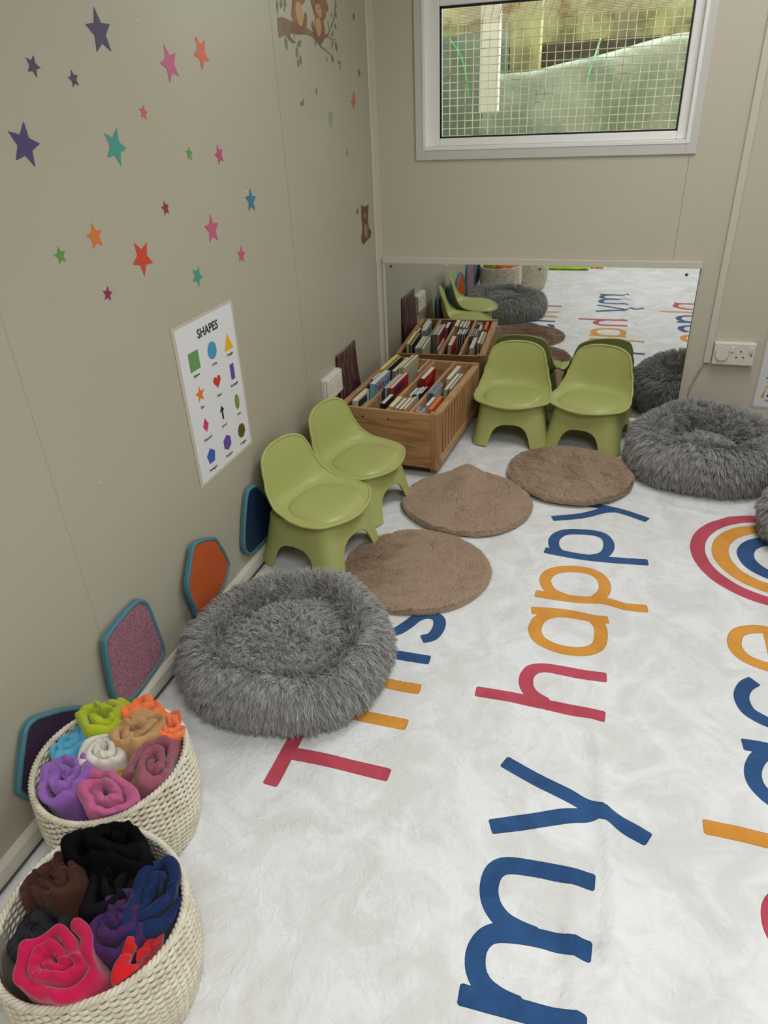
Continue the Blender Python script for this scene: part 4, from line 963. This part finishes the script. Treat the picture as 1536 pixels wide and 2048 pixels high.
# sequin sheet
def sequin():
    m = bpy.data.materials.new('colour shift sequins'); m.use_nodes = True; nt = m.node_tree; b = nt.nodes['Principled BSDF']
    tc = nt.nodes.new('ShaderNodeTexCoord'); mp = nt.nodes.new('ShaderNodeMapping'); mp.inputs['Scale'].default_value = (1, 60, 10)
    n = nt.nodes.new('ShaderNodeTexNoise'); n.inputs['Scale'].default_value = 1; n.inputs['Detail'].default_value = 3
    rp = nt.nodes.new('ShaderNodeValToRGB'); e = rp.color_ramp.elements; e[0].position = .30; e[0].color = lin((16, 60, 84)); e[1].position = .72; e[1].color = lin((150, 40, 60))
    for p, c in ((.40, (18, 16, 24)), (.46, (140, 30, 70)), (.52, (24, 20, 24)), (.57, (40, 110, 80)), (.63, (150, 110, 30))):
        q = e.new(p); q.color = lin(c)
    v = nt.nodes.new('ShaderNodeTexVoronoi'); v.inputs['Scale'].default_value = 260
    bp = nt.nodes.new('ShaderNodeBump'); bp.inputs['Strength'].default_value = 1; bp.inputs['Distance'].default_value = .003
    L = nt.links.new; L(tc.outputs['Object'], mp.inputs[0]); L(mp.outputs[0], n.inputs[0]); L(n.outputs[0], rp.inputs[0]); L(rp.outputs[0], b.inputs[0]); L(tc.outputs['Object'], v.inputs[0]); L(v.outputs['Distance'], bp.inputs['Height']); L(bp.outputs[0], b.inputs['Normal'])
    b.inputs['Metallic'].default_value = .15; b.inputs['Roughness'].default_value = .3
    y0, y1, z0, z1 = 2.396, 2.612, .225, .430
    f = lambda u, v_: (.006 + .012 * (1 - v_) ** 2 + .004 * math.sin(u * 5), y0 + (y1 - y0) * u + .010 * (1 - v_) * (u - .2) - .004, z0 + (z1 - z0) * v_ - .004 * math.sin(u * 3))
    o = sheet('sequin_panel', f, 14, 14, m, None, .003); tag(o, 'black rainbow sequin fabric square on the left wall beside the crate', 'sequin panel')
sequin()

# ------------------------------------------------------------------ sockets, trunking cable
M_sock = mat('socket white plastic', (228, 222, 208), .3); M_hole = mat('socket hole', (30, 26, 22), .7)
def socket_left():
    r = empty('wall_socket', (0, 2.315, .345), 0, 'white double socket on the left wall partly hidden by the sequin panel', 'socket')
    build('back_box', MB().box(0.0, .018, -.077, .075, -.043, .043), M_sock, r, bevel=.002)
    build('face_plate', MB().box(.0185, .027, -.072, .072, -.041, .041), M_sock, r, bevel=.003)
    for y in (-.036, .036):
        build('switch', MB().box(.026, .030, y + .006, y + .018, .008, .026), M_sock, r, bevel=.001)
        mb = MB()
        for a, b, s1, s2 in ((y - .012, .004, .0016, .0035), (y - .021, -.012, .003, .0016), (y - .003, -.012, .003, .0016)): mb.box(.0268, .0272, a - s1, a + s1, b - s2, b + s2)
        build('pin_holes', mb, M_hole, r)
socket_left()
def socket_back():
    r = empty('wall_socket', (1.432, YB, .3465), 0, 'white double socket with round child safety cover on the back wall', 'socket')
    build('back_box', MB().box(-.073, .074, -.020, 0, -.043, .043), M_sock, r, bevel=.002)
    build('face_plate', MB().box(-.0725, .0735, -.028, -.0202, -.0425, .0425), M_sock, r, bevel=.003)
    n = 32; mb = MB()
    mb.prism([(-.042 + .024 * math.cos(2 * PI * k / n), -.002 + .024 * math.sin(2 * PI * k / n)) for k in range(n)], -.034, -.0275, lambda u, v, d: (u, d, v)); build('safety_cover', mb, M_sock, r, bevel=.0015)
    mb = MB().tube([(-.042 + .0245 * math.cos(2 * PI * k / n), -.0285, -.002 + .0245 * math.sin(2 * PI * k / n)) for k in range(n)], .0010, 5, closed=True); build('cover_seam', mb, mat('seam grey', (150, 144, 134), .6), r)
    for x in (-.008, .056):
        o = build('switch', MB().box(x - .008, x + .008, -.032, -.0275, .009, .030), M_sock, r, bevel=.0015); 
    mb = MB()
    for a, b, s1, s2 in ((.0225, .012, .0022, .004), (.0105, -.011, .0034, .0022), (.034, -.011, .0034, .0022)): mb.box(a - s1, a + s1, -.0284, -.0279, b - s2, b + s2)
    build('pin_holes', mb, M_hole, r)
    build('screw', MB().tube([(.0608, -.0275, -.001), (.0608, -.0292, -.001)], .0032, 12), M_screw, r)
socket_back()
mb = MB(); pts = smooth_poly([(1.337, YB - .006, .306), (1.330, YB - .006, .285), (1.318, YB - .005, .255), (1.303, YB - .005, .205), (1.300, YB - .005, .15), (1.301, YB - .005, .07), (1.303, YB - .006, .04)], 6, False)
tag(build('power_cable', MB().tube([tuple(p) for p in pts], .0038, 8), mat('grey cable', (176, 172, 160), .5), smooth=True), 'thin pale cable curving down the back wall from the trunking', 'cable')

# ------------------------------------------------------------------ shapes poster
M_paper = mat('laminated poster paper', (226, 224, 226), .28, .5); M_lam = mat('clear laminate edge', (200, 188, 172), .25, .6); M_ink = mat('black ink', (30, 30, 32), .5)
SC = {k: mat('print ' + k, c, .4) for k, c in dict(green=(104, 150, 88), blue=(66, 150, 190), yellow=(236, 176, 34), orange=(226, 120, 44), red=(204, 54, 48), violet=(92, 70, 150), crimson=(206, 52, 100), black=(26, 32, 26), olive=(120, 146, 60), brown=(92, 74, 26), cobalt=(56, 92, 172), purple=(100, 64, 150)).items()}
def star_poly(cy, cz, R, a=0, k=.42, n=5): return [(cy + (R if i % 2 == 0 else R * k) * math.sin(math.radians(a) + PI * i / n), cz + (R if i % 2 == 0 else R * k) * math.cos(math.radians(a) + PI * i / n)) for i in range(2 * n)]
def ngon(cy, cz, R, n, a=0): return [(cy + R * math.sin(math.radians(a) + 2 * PI * i / n), cz + R * math.cos(math.radians(a) + 2 * PI * i / n)) for i in range(n)]
def poster1():
    r = empty('shapes_poster', (0, 1.549, .387), 0, 'laminated SHAPES poster with twelve coloured shapes on the left wall', 'poster')
    P0 = lambda y, z, d: (d, y - 1.549, z - .387)
    build('laminate', MB().prism([(1.4004, .387), (1.6974, .387), (1.6974, .807), (1.4004, .807)], .0006, .0014, P0), M_lam, r)
    build('paper', MB().prism([(1.4125, .3945), (1.6885, .3945), (1.6885, .7985), (1.4125, .7985)], .0013, .0018, P0), M_paper, r)
    cy, cr_ = (1.473, 1.5615, 1.645), (.7080, .6235, .5365, .4495)
    def shp(name, poly, m): build(name, MB().prism(poly, .0017, .0021, P0), SC[m], r)
    def T(name, t, y, z, s, **k): text_on(name, t, s, frame_x(y - 1.549, z - .387, .002), M_ink, r, **k)
    T('poster_title', 'SHAPES', 1.557, .7635, .031, weight=.0007)
    s = .0235
    shp('square_shape', [(cy[0] - s, cr_[0] - s), (cy[0] + s, cr_[0] - s), (cy[0] + s, cr_[0] + s), (cy[0] - s, cr_[0] + s)], 'green')
    shp('circle_shape', ngon(cy[1], cr_[0], .0225, 32), 'blue')
    shp('triangle_shape', [(cy[2] - .023, cr_[0] - .024), (cy[2] + .024, cr_[0] - .024), (cy[2], cr_[0] + .022)], 'yellow')
    shp('star_shape', star_poly(cy[0], cr_[1] - .002, .023), 'orange')
    h = []
    for k in range(40):
        a = 2 * PI * k / 40; h.append((cy[1] + .00118 * 16 * math.sin(a) ** 3, cr_[1] + .0015 + .00118 * (13 * math.cos(a) - 5 * math.cos(2 * a) - 2 * math.cos(3 * a) - math.cos(4 * a))))
    shp('heart_shape', h, 'red')
    shp('rectangle_shape', [(cy[2] - .0105, cr_[1] - .0215), (cy[2] + .0105, cr_[1] - .0215), (cy[2] + .0105, cr_[1] + .0215), (cy[2] - .0105, cr_[1] + .0215)], 'violet')
    shp('diamond_shape', [(cy[0], cr_[2] + .021), (cy[0] + .014, cr_[2]), (cy[0], cr_[2] - .018), (cy[0] - .014, cr_[2])], 'crimson')
    y, z = cy[1], cr_[2]; shp('arrow_shape', [(y, z + .021), (y + .012, z + .005), (y + .004, z + .005), (y + .004, z - .018), (y - .004, z - .018), (y - .004, z + .005), (y - .012, z + .005)], 'black')
    shp('oval_shape', [(cy[2] + .0125 * math.cos(2 * PI * k / 28), cr_[2] + .0215 * math.sin(2 * PI * k / 28)) for k in range(28)], 'olive')
    shp('pentagon_shape', ngon(cy[0], cr_[3], .0225, 5), 'cobalt'); shp('hexagon_shape', ngon(cy[1], cr_[3], .0225, 6), 'purple'); shp('octagon_shape', ngon(cy[2], cr_[3], .0215, 8, 22.5), 'brown')
    for i, row in enumerate([('Square', 'Circle', 'Triangle'), ('Star', 'Heart', 'Rectangle'), ('Diamond', 'Arrow', 'Oval'), ('Pentagon', 'Hexagon', 'Octagon')]):
        for j, t in enumerate(row): T('shape_caption', t, cy[j], cr_[i] - .036, .0105, weight=.00012)
poster1()
def poster2():
    r = empty('vehicles_poster', (1.68, YB, .1277), 0, 'laminated poster with small vehicle pictures at the right edge', 'poster')
    P0 = lambda x, z, d: (x - 1.68, -d, z - .1277)
    build('laminate', MB().prism([(1.5342, .1277), (1.8312, .1277), (1.8312, .5477), (1.5342, .5477)], .0006, .0014, P0), M_lam, r)
    build('paper', MB().prism([(1.543, .1355), (1.8225, .1355), (1.8225, .54), (1.543, .54)], .0013, .0018, P0), M_paper, r)
    y = mat('digger yellow', (206, 160, 50), .5)
    dg = [(1.563, .176), (1.568, .190), (1.574, .205), (1.5745, .219), (1.583, .222), (1.60, .214), (1.60, .210), (1.584, .217), (1.578, .214), (1.5765, .203), (1.574, .188), (1.5755, .172), (1.566, .170)]
    build('digger_picture', MB().prism(dg + [], .0017, .0021, P0), y, r); build('digger_picture', MB().prism([(1.597, .214), (1.612, .214), (1.612, .188), (1.597, .188)], .0017, .0021, P0), y, r)
    build('digger_picture', MB().prism([(1.585, .186), (1.616, .186), (1.618, .176), (1.583, .176)], .0017, .0022, P0), M_ink, r)
    hp = [(1.567, .2535), (1.578, .2565), (1.579, .2635), (1.5805, .2565), (1.606, .2545), (1.606, .251), (1.582, .251), (1.5805, .243), (1.579, .250), (1.567, .251)]
    build('helicopter_picture', MB().prism(hp, .0017, .0021, P0), M_ink, r); build('helicopter_picture', MB().prism([(1.565, .2715), (1.612, .2735), (1.612, .2728), (1.565, .2707)], .0017, .0021, P0), M_ink, r)
    for t, x, z in (('Helicopter', 1.592, .2365), ('Digger', 1.592, .1605)):
        text_on('picture_caption', t, .009, Matrix(((1, 0, 0, x - 1.68), (0, 0, -1, -.002), (0, 1, 0, z - .1277), (0, 0, 0, 1))), M_ink, r)
poster2()

# ------------------------------------------------------------------ stars on the left wall
STARS = [(1.3623, 1.3763, 0.0384, -3.4, 'purple'), (1.1619, 1.3178, 0.017, 25.4, 'plum'), (1.2585, 1.3003, 0.0146, -8.3, 'plum'), (1.5861, 1.3316, 0.0368, -17.3, 'pink'), (1.7279, 1.3566, 0.0355, -27.0, 'coral'),
 (1.4558, 1.2428, 0.0142, 15.5, 'redor'), (1.0954, 1.204, 0.0363, 18.3, 'indigo'), (1.3386, 1.1869, 0.0356, 26.1, 'teal'), (1.6071, 1.1569, 0.015, 10.3, 'green'), (1.7441, 1.145, 0.023, -13.9, 'magenta'),
 (1.8813, 1.0249, 0.0320, 5.8, 'blue'), (1.4718, 1.0577, 0.016, -6.1, 'maroon'), (1.6562, 0.9857, 0.0356, 1.4, 'pink'), (1.2179, 1.0393, 0.0247, -3.2, 'orange'), (1.1118, 1.0234, 0.0161, -5.0, 'green'),
 (1.3522, 0.9744, 0.0375, -172.0, 'red'), (1.7874, 0.9011, 0.0235, 9.9, 'pink'), (1.5539, 0.8943, 0.025, 34.1, 'teal'), (1.2155, 0.9307, 0.0151, 17.0, 'maroon')]
STC = dict(purple=(74, 62, 92), plum=(88, 62, 88), pink=(192, 90, 126), coral=(214, 96, 64), redor=(212, 88, 64), indigo=(76, 66, 108), teal=(70, 148, 134), green=(96, 150, 70), magenta=(184, 78, 112), blue=(60, 118, 152), maroon=(140, 46, 78), orange=(214, 118, 50), red=(204, 68, 46))
SL = ['large dark purple star sticker at the top of the left wall', 'small plum star sticker at the upper left, left of its twin', 'small plum star sticker below the large purple star', 'large pink star sticker beside the coral one near the top', 'large coral star sticker nearest the painted bears',
 'tiny red orange star sticker above the teal star', 'large indigo star sticker, leftmost on the wall', 'large teal star sticker in the middle of the wall', 'tiny green star sticker between teal and magenta stars', 'small magenta star sticker right of the tiny green star',
 'medium blue star sticker nearest the panel joint', 'tiny maroon star sticker in the middle of the wall', 'large pink star sticker below the middle of the group', 'medium orange star sticker in the lower left of the group', 'small green star sticker left of the orange star',
 'large red star sticker pointing down', 'small pink star sticker low on the right of the group', 'medium teal star sticker just above the SHAPES poster', 'small maroon star sticker, lowest on the left']
for (y, z, R, a, c), l in zip(STARS, SL):
    r = build('star_sticker', MB().prism([(p - y, q - z) for p, q in star_poly(y, z, R, a, .46)], .0003, .0009, lambda u, v, d: (d, u, v)), mat('star ' + c, STC[c], .5))
    r.location = (0, y, z); tag(r, l, 'wall sticker', 'star stickers on the left wall')

# ------------------------------------------------------------------ painted bear stickers
BRN = mat('bear brown', (150, 100, 66), .6, var=(30, (126, 80, 54), .35, .65)); BEL = mat('bear belly tan', (188, 146, 100), .6); BARK = mat('branch bark', (142, 116, 82), .6, var=(22, (112, 88, 66), .35, .65)); LEAF = mat('sticker leaf green', (122, 130, 76), .6); LEAFG = mat('sticker leaf grey green', (116, 122, 96), .6)
def sticker(name, loc, label, group=None):
    return empty(name, (0, loc[0], loc[1]), 0, label, 'wall sticker', group)
def spart(name, pts, m, r, lv=0, sm=True):
    cy, cz = r.location[1], r.location[2]
    P = [(p.y, p.z) for p in smooth_poly([(0, a, b) for a, b in pts], 3)] if sm else pts
    d0 = .0003 + .0003 * lv
    return build(name, MB().prism([(a - cy, b - cz) for a, b in P], d0, d0 + .0004, lambda u, v, d: (d, u, v)), m, r)
r = sticker('bear_branch_sticker', (2.40, 1.45), 'wall sticker of two brown bears sitting on a leafy branch')
spart('branch', [(2.1689, 1.4532), (2.202, 1.4581), (2.2408, 1.4547), (2.2667, 1.452), (2.3241, 1.4532), (2.3751, 1.4449), (2.4186, 1.435), (2.4826, 1.421), (2.5075, 1.4315), (2.5442, 1.4365), (2.577, 1.4555), (2.6086, 1.4794), (2.6239, 1.5007), (2.6331, 1.5232), (2.64, 1.545), (2.644, 1.545), (2.6385, 1.5236), (2.6305, 1.5012), (2.6167, 1.4799), (2.588, 1.4577), (2.5569, 1.4356), (2.5479, 1.4305), (2.5962, 1.4226), (2.6134, 1.4274), (2.6175, 1.4264), (2.5958, 1.4207), (2.5423, 1.4283), (2.5182, 1.4235), (2.4896, 1.4083), (2.4819, 1.4080), (2.4877, 1.4005), (2.5266, 1.3934), (2.5608, 1.3828), (2.5561, 1.381), (2.5209, 1.3905), (2.482, 1.3971), (2.4417, 1.4129), (2.4064, 1.4232), (2.3703, 1.4257), (2.3163, 1.4228), (2.2442, 1.4218), (2.2537, 1.4111), (2.2773, 1.4052), (2.2846, 1.4006), (2.263, 1.3989), (2.2396, 1.4048), (2.2102, 1.4158), (2.1675, 1.4068)], BARK, r, 0, False)
spart('bear', [(2.2856, 1.503), (2.2786, 1.4861), (2.2705, 1.4663), (2.2763, 1.4571), (2.2812, 1.4518), (2.2642, 1.4504), (2.2687, 1.4441), (2.2849, 1.4339), (2.318, 1.4294), (2.3392, 1.4442), (2.3709, 1.4461), (2.3796, 1.4539), (2.3847, 1.4744), (2.3752, 1.4812), (2.3655, 1.4745), (2.3619, 1.4671), (2.3538, 1.4665), (2.3521, 1.4806), (2.3523, 1.4954), (2.3772, 1.5066), (2.3918, 1.53), (2.40, 1.55), (2.41, 1.562), (2.395, 1.575), (2.375, 1.565), (2.33, 1.57), (2.30, 1.565), (2.28, 1.578), (2.265, 1.563), (2.275, 1.55), (2.268, 1.53)], BRN, r, 1)
spart('belly', [(2.3106, 1.4997), (2.3365, 1.5011), (2.3514, 1.4918), (2.3538, 1.4665), (2.3439, 1.4488), (2.3263, 1.4448), (2.311, 1.4524), (2.3024, 1.4686), (2.3004, 1.4851)], BEL, r, 2)
spart('bear', [(2.4247, 1.5162), (2.4337, 1.4968), (2.4519, 1.4748), (2.4447, 1.455), (2.4381, 1.4472), (2.4322, 1.4616), (2.4227, 1.461), (2.4177, 1.4504), (2.4239, 1.4375), (2.4302, 1.4244), (2.4812, 1.4148), (2.4896, 1.4083), (2.5038, 1.4159), (2.5202, 1.4321), (2.5245, 1.4508), (2.5161, 1.4686), (2.5353, 1.476), (2.5469, 1.4935), (2.5632, 1.4978), (2.5675, 1.5103), (2.5584, 1.5216), (2.555, 1.535), (2.535, 1.55), (2.50, 1.555), (2.46, 1.55), (2.445, 1.56), (2.43, 1.55), (2.435, 1.535)], BRN, r, 1)
spart('belly', [(2.4608, 1.4724), (2.485, 1.4726), (2.4963, 1.4583), (2.4888, 1.4366), (2.4692, 1.4264), (2.4525, 1.4376), (2.4496, 1.4554)], BEL, r, 2)
spart('muzzle', [(2.4591, 1.5046), (2.4743, 1.5088), (2.4974, 1.5047), (2.5042, 1.4919), (2.501, 1.4782), (2.4857, 1.4756), (2.4686, 1.4848), (2.459, 1.4944)], BEL, r, 2)
for y, z in ((2.469, 1.514), (2.503, 1.502), (2.482, 1.4985)):
    spart('eye' if z != 1.4985 else 'nose', ngon(y, z, .0035, 8), M_ink, r, 3, False)
LV = [([(2.1808, 1.4955), (2.1749, 1.4609)], 0.0073), ([(2.211, 1.498), (2.1991, 1.4759)], 0.0098), ([(2.2392, 1.5004), (2.2258, 1.4806)], 0.011), ([(2.2238, 1.4805), (2.2232, 1.471)], 0.0044), ([(2.2107, 1.4104), (2.2186, 1.3801)], 0.011), ([(2.2797, 1.4223), (2.2744, 1.41)], 0.0044), ([(2.3059, 1.408), (2.3126, 1.3917)], 0.0195), ([(2.291, 1.3922), (2.2811, 1.3622)], 0.011), ([(2.3057, 1.3732), (2.3122, 1.3469)], 0.0098), ([(2.2929, 1.3611), (2.2874, 1.3397)], 0.0093), ([(2.4324, 1.414), (2.4381, 1.3976)], 0.0061), ([(2.5197, 1.3742), (2.5298, 1.3618)], 0.0054), ([(2.5684, 1.3814), (2.5875, 1.3585)], 0.011), ([(2.6259, 1.3711), (2.6306, 1.3538)], 0.0068), ([(2.6476, 1.3676), (2.6463, 1.3533)], 0.0068), ([(2.6446, 1.3533), (2.645, 1.3416)], 0.0061), ([(2.5579, 1.4744), (2.5601, 1.4498)], 0.0049), ([(2.5917, 1.4984), (2.5932, 1.4815)], 0.0034), ([(2.6347, 1.5008), (2.6335, 1.4826)], 0.0098), ([(2.6138, 1.4664), (2.6331, 1.4557)], 0.0078), ([(2.647, 1.5204), (2.6442, 1.5148)], 0.0061), ([(2.5844, 1.4418), (2.5736, 1.4286)], 0.0039), ([(2.5996, 1.4505), (2.5941, 1.4328)], 0.0034), ([(2.5822, 1.4195), (2.5774, 1.3978)], 0.0059), ([(2.6118, 1.4201), (2.6276, 1.3916)], 0.0117), ([(2.5902, 1.4199), (2.5908, 1.4104)], 0.0029)]
for k, (((y0, z0), (y1, z1)), wd) in enumerate(LV):
    dy, dz = y1 - y0, z1 - z0; L = math.hypot(dy, dz); ny, nz = -dz / L * wd * .9, dy / L * wd * .9
    spart('leaf', [(y0, z0), (y0 + dy * .35 + ny, z0 + dz * .35 + nz), (y0 + dy * .7 + ny * .7, z0 + dz * .7 + nz * .7), (y1, z1), (y0 + dy * .7 - ny * .7, z0 + dz * .7 - nz * .7), (y0 + dy * .35 - ny, z0 + dz * .35 - nz)], LEAF if k % 3 else LEAFG, r, 1, False)
r = sticker('bear_sticker', (2.82, .83), 'wall sticker of a small brown bear sitting, near the corner')
spart('bear', [(2.7848, 0.9034), (2.7986, 0.8958), (2.8472, 0.8911), (2.8608, 0.8972), (2.8674, 0.8802), (2.8566, 0.8536), (2.856, 0.834), (2.8613, 0.8056), (2.8739, 0.8037), (2.8843, 0.7876), (2.8716, 0.7703), (2.8338, 0.7668), (2.785, 0.7582), (2.7619, 0.7763), (2.7686, 0.7963), (2.7816, 0.8176), (2.779, 0.8398), (2.7770, 0.8639), (2.7790, 0.8865)], mat('small bear brown', (118, 80, 60), .6, var=(40, (98, 64, 48), .35, .65)), r, 0)
spart('belly', [(2.8081, 0.8277), (2.8325, 0.8241), (2.8441, 0.7987), (2.8277, 0.7774), (2.8054, 0.7857), (2.7988, 0.8103)], mat('small bear belly', (158, 122, 100), .6), r, 1)
spart('muzzle', [(2.806, 0.8709), (2.8272, 0.8689), (2.833, 0.8581), (2.8162, 0.8515), (2.8036, 0.8615)], mat('small bear muzzle', (160, 126, 96), .6), r, 1)
spart('nose', ngon(2.817, .868, .005, 8), M_ink, r, 2, False)
for nm, pts, m, lab in [('butterfly_sticker', [(2.7673, 1.2792), (2.7751, 1.2627), (2.7817, 1.2469), (2.7706, 1.2391), (2.7568, 1.2243), (2.7461, 1.2395), (2.7315, 1.2475), (2.7505, 1.2551), (2.7581, 1.2667)], mat('butterfly rust', (190, 110, 80), .6), 'rust coloured butterfly sticker near the corner'),
   ('butterfly_sticker', [(2.5105, 1.221), (2.5338, 1.2205), (2.5451, 1.2017), (2.5284, 1.1798), (2.5124, 1.1774), (2.5033, 1.1992)], mat('butterfly sage', (150, 158, 130), .6), 'pale green butterfly sticker below the bear branch'),
   ('leaf_sticker', [(2.8288, 1.3507), (2.8512, 1.3356), (2.8392, 1.3237), (2.8276, 1.3294)], LEAFG, 'tiny leaf sticker by the corner above the rust butterfly'),
   ('leaf_sticker', [(2.2764, 1.2479), (2.2922, 1.2527), (2.3042, 1.2609), (2.3042, 1.2492), (2.2971, 1.2409), (2.2848, 1.2428)], LEAFG, 'tiny leaf sticker nearest the panel joint'),
   ('leaf_sticker', [(2.4129, 1.2876), (2.42, 1.2859), (2.4156, 1.2721), (2.4077, 1.2704)], LEAFG, 'tiny leaf sticker between the branch and the green butterfly'),
   ('leaf_sticker', [(2.6569, 1.0996), (2.6671, 1.0909), (2.6596, 1.08), (2.6537, 1.0836)], LEAFG, 'tiny leaf sticker halfway down toward the small bear'),
   ('leaf_sticker', [(2.7216, 0.8898), (2.7391, 0.8974), (2.7484, 0.8841), (2.7348, 0.8746), (2.7199, 0.8811)], LEAFG, 'tiny leaf sticker just left of the small bear'),
   ('leaf_sticker', [(2.8019, 1.5076), (2.8182, 1.5106), (2.8198, 1.498), (2.8092, 1.4908), (2.7991, 1.493)], LEAFG, 'tiny leaf sticker high in the corner')]:
    cy = sum(p[0] for p in pts) / len(pts); cz = sum(p[1] for p in pts) / len(pts)
    P = [(p.y - cy, p.z - cz) for p in smooth_poly([(0, a, b) for a, b in pts], 3)]
    o = build(nm, MB().prism(P, .0003, .0008, lambda u, v, d: (d, u, v)), m); o.location = (0, cy, cz); tag(o, lab, 'wall sticker', 'leaf stickers on the left wall' if nm[0] == 'l' else None)

# ------------------------------------------------------------------ seen only in the mirror: lime and orange cloth on the rug behind
def cloth(name, label, cx, cy, rx, ry, col, seed):
    me_f = lambda u, v: (cx + (u - .5) * 2 * rx, cy + (v - .5) * 2 * ry, .012 + .02 * (1 - (2 * u - 1) ** 4) * (1 - (2 * v - 1) ** 4) + .012 * N3(u * 5, v * 5, seed))
    o = sheet(name, me_f, 30, 30, fleece('cloth ' + label[:6], col), None, .006); tag(o, label, 'blanket')
cloth('floor_blanket', 'lime green cloth lying on the rug, seen only in the mirror top', .57, -.335, .17, .14, (170, 214, 40), 3)
cloth('folded_cloth', 'orange cloth lying beside the lime one, seen only in the mirror top', .80, -.39, .05, .12, (236, 160, 50), 5)
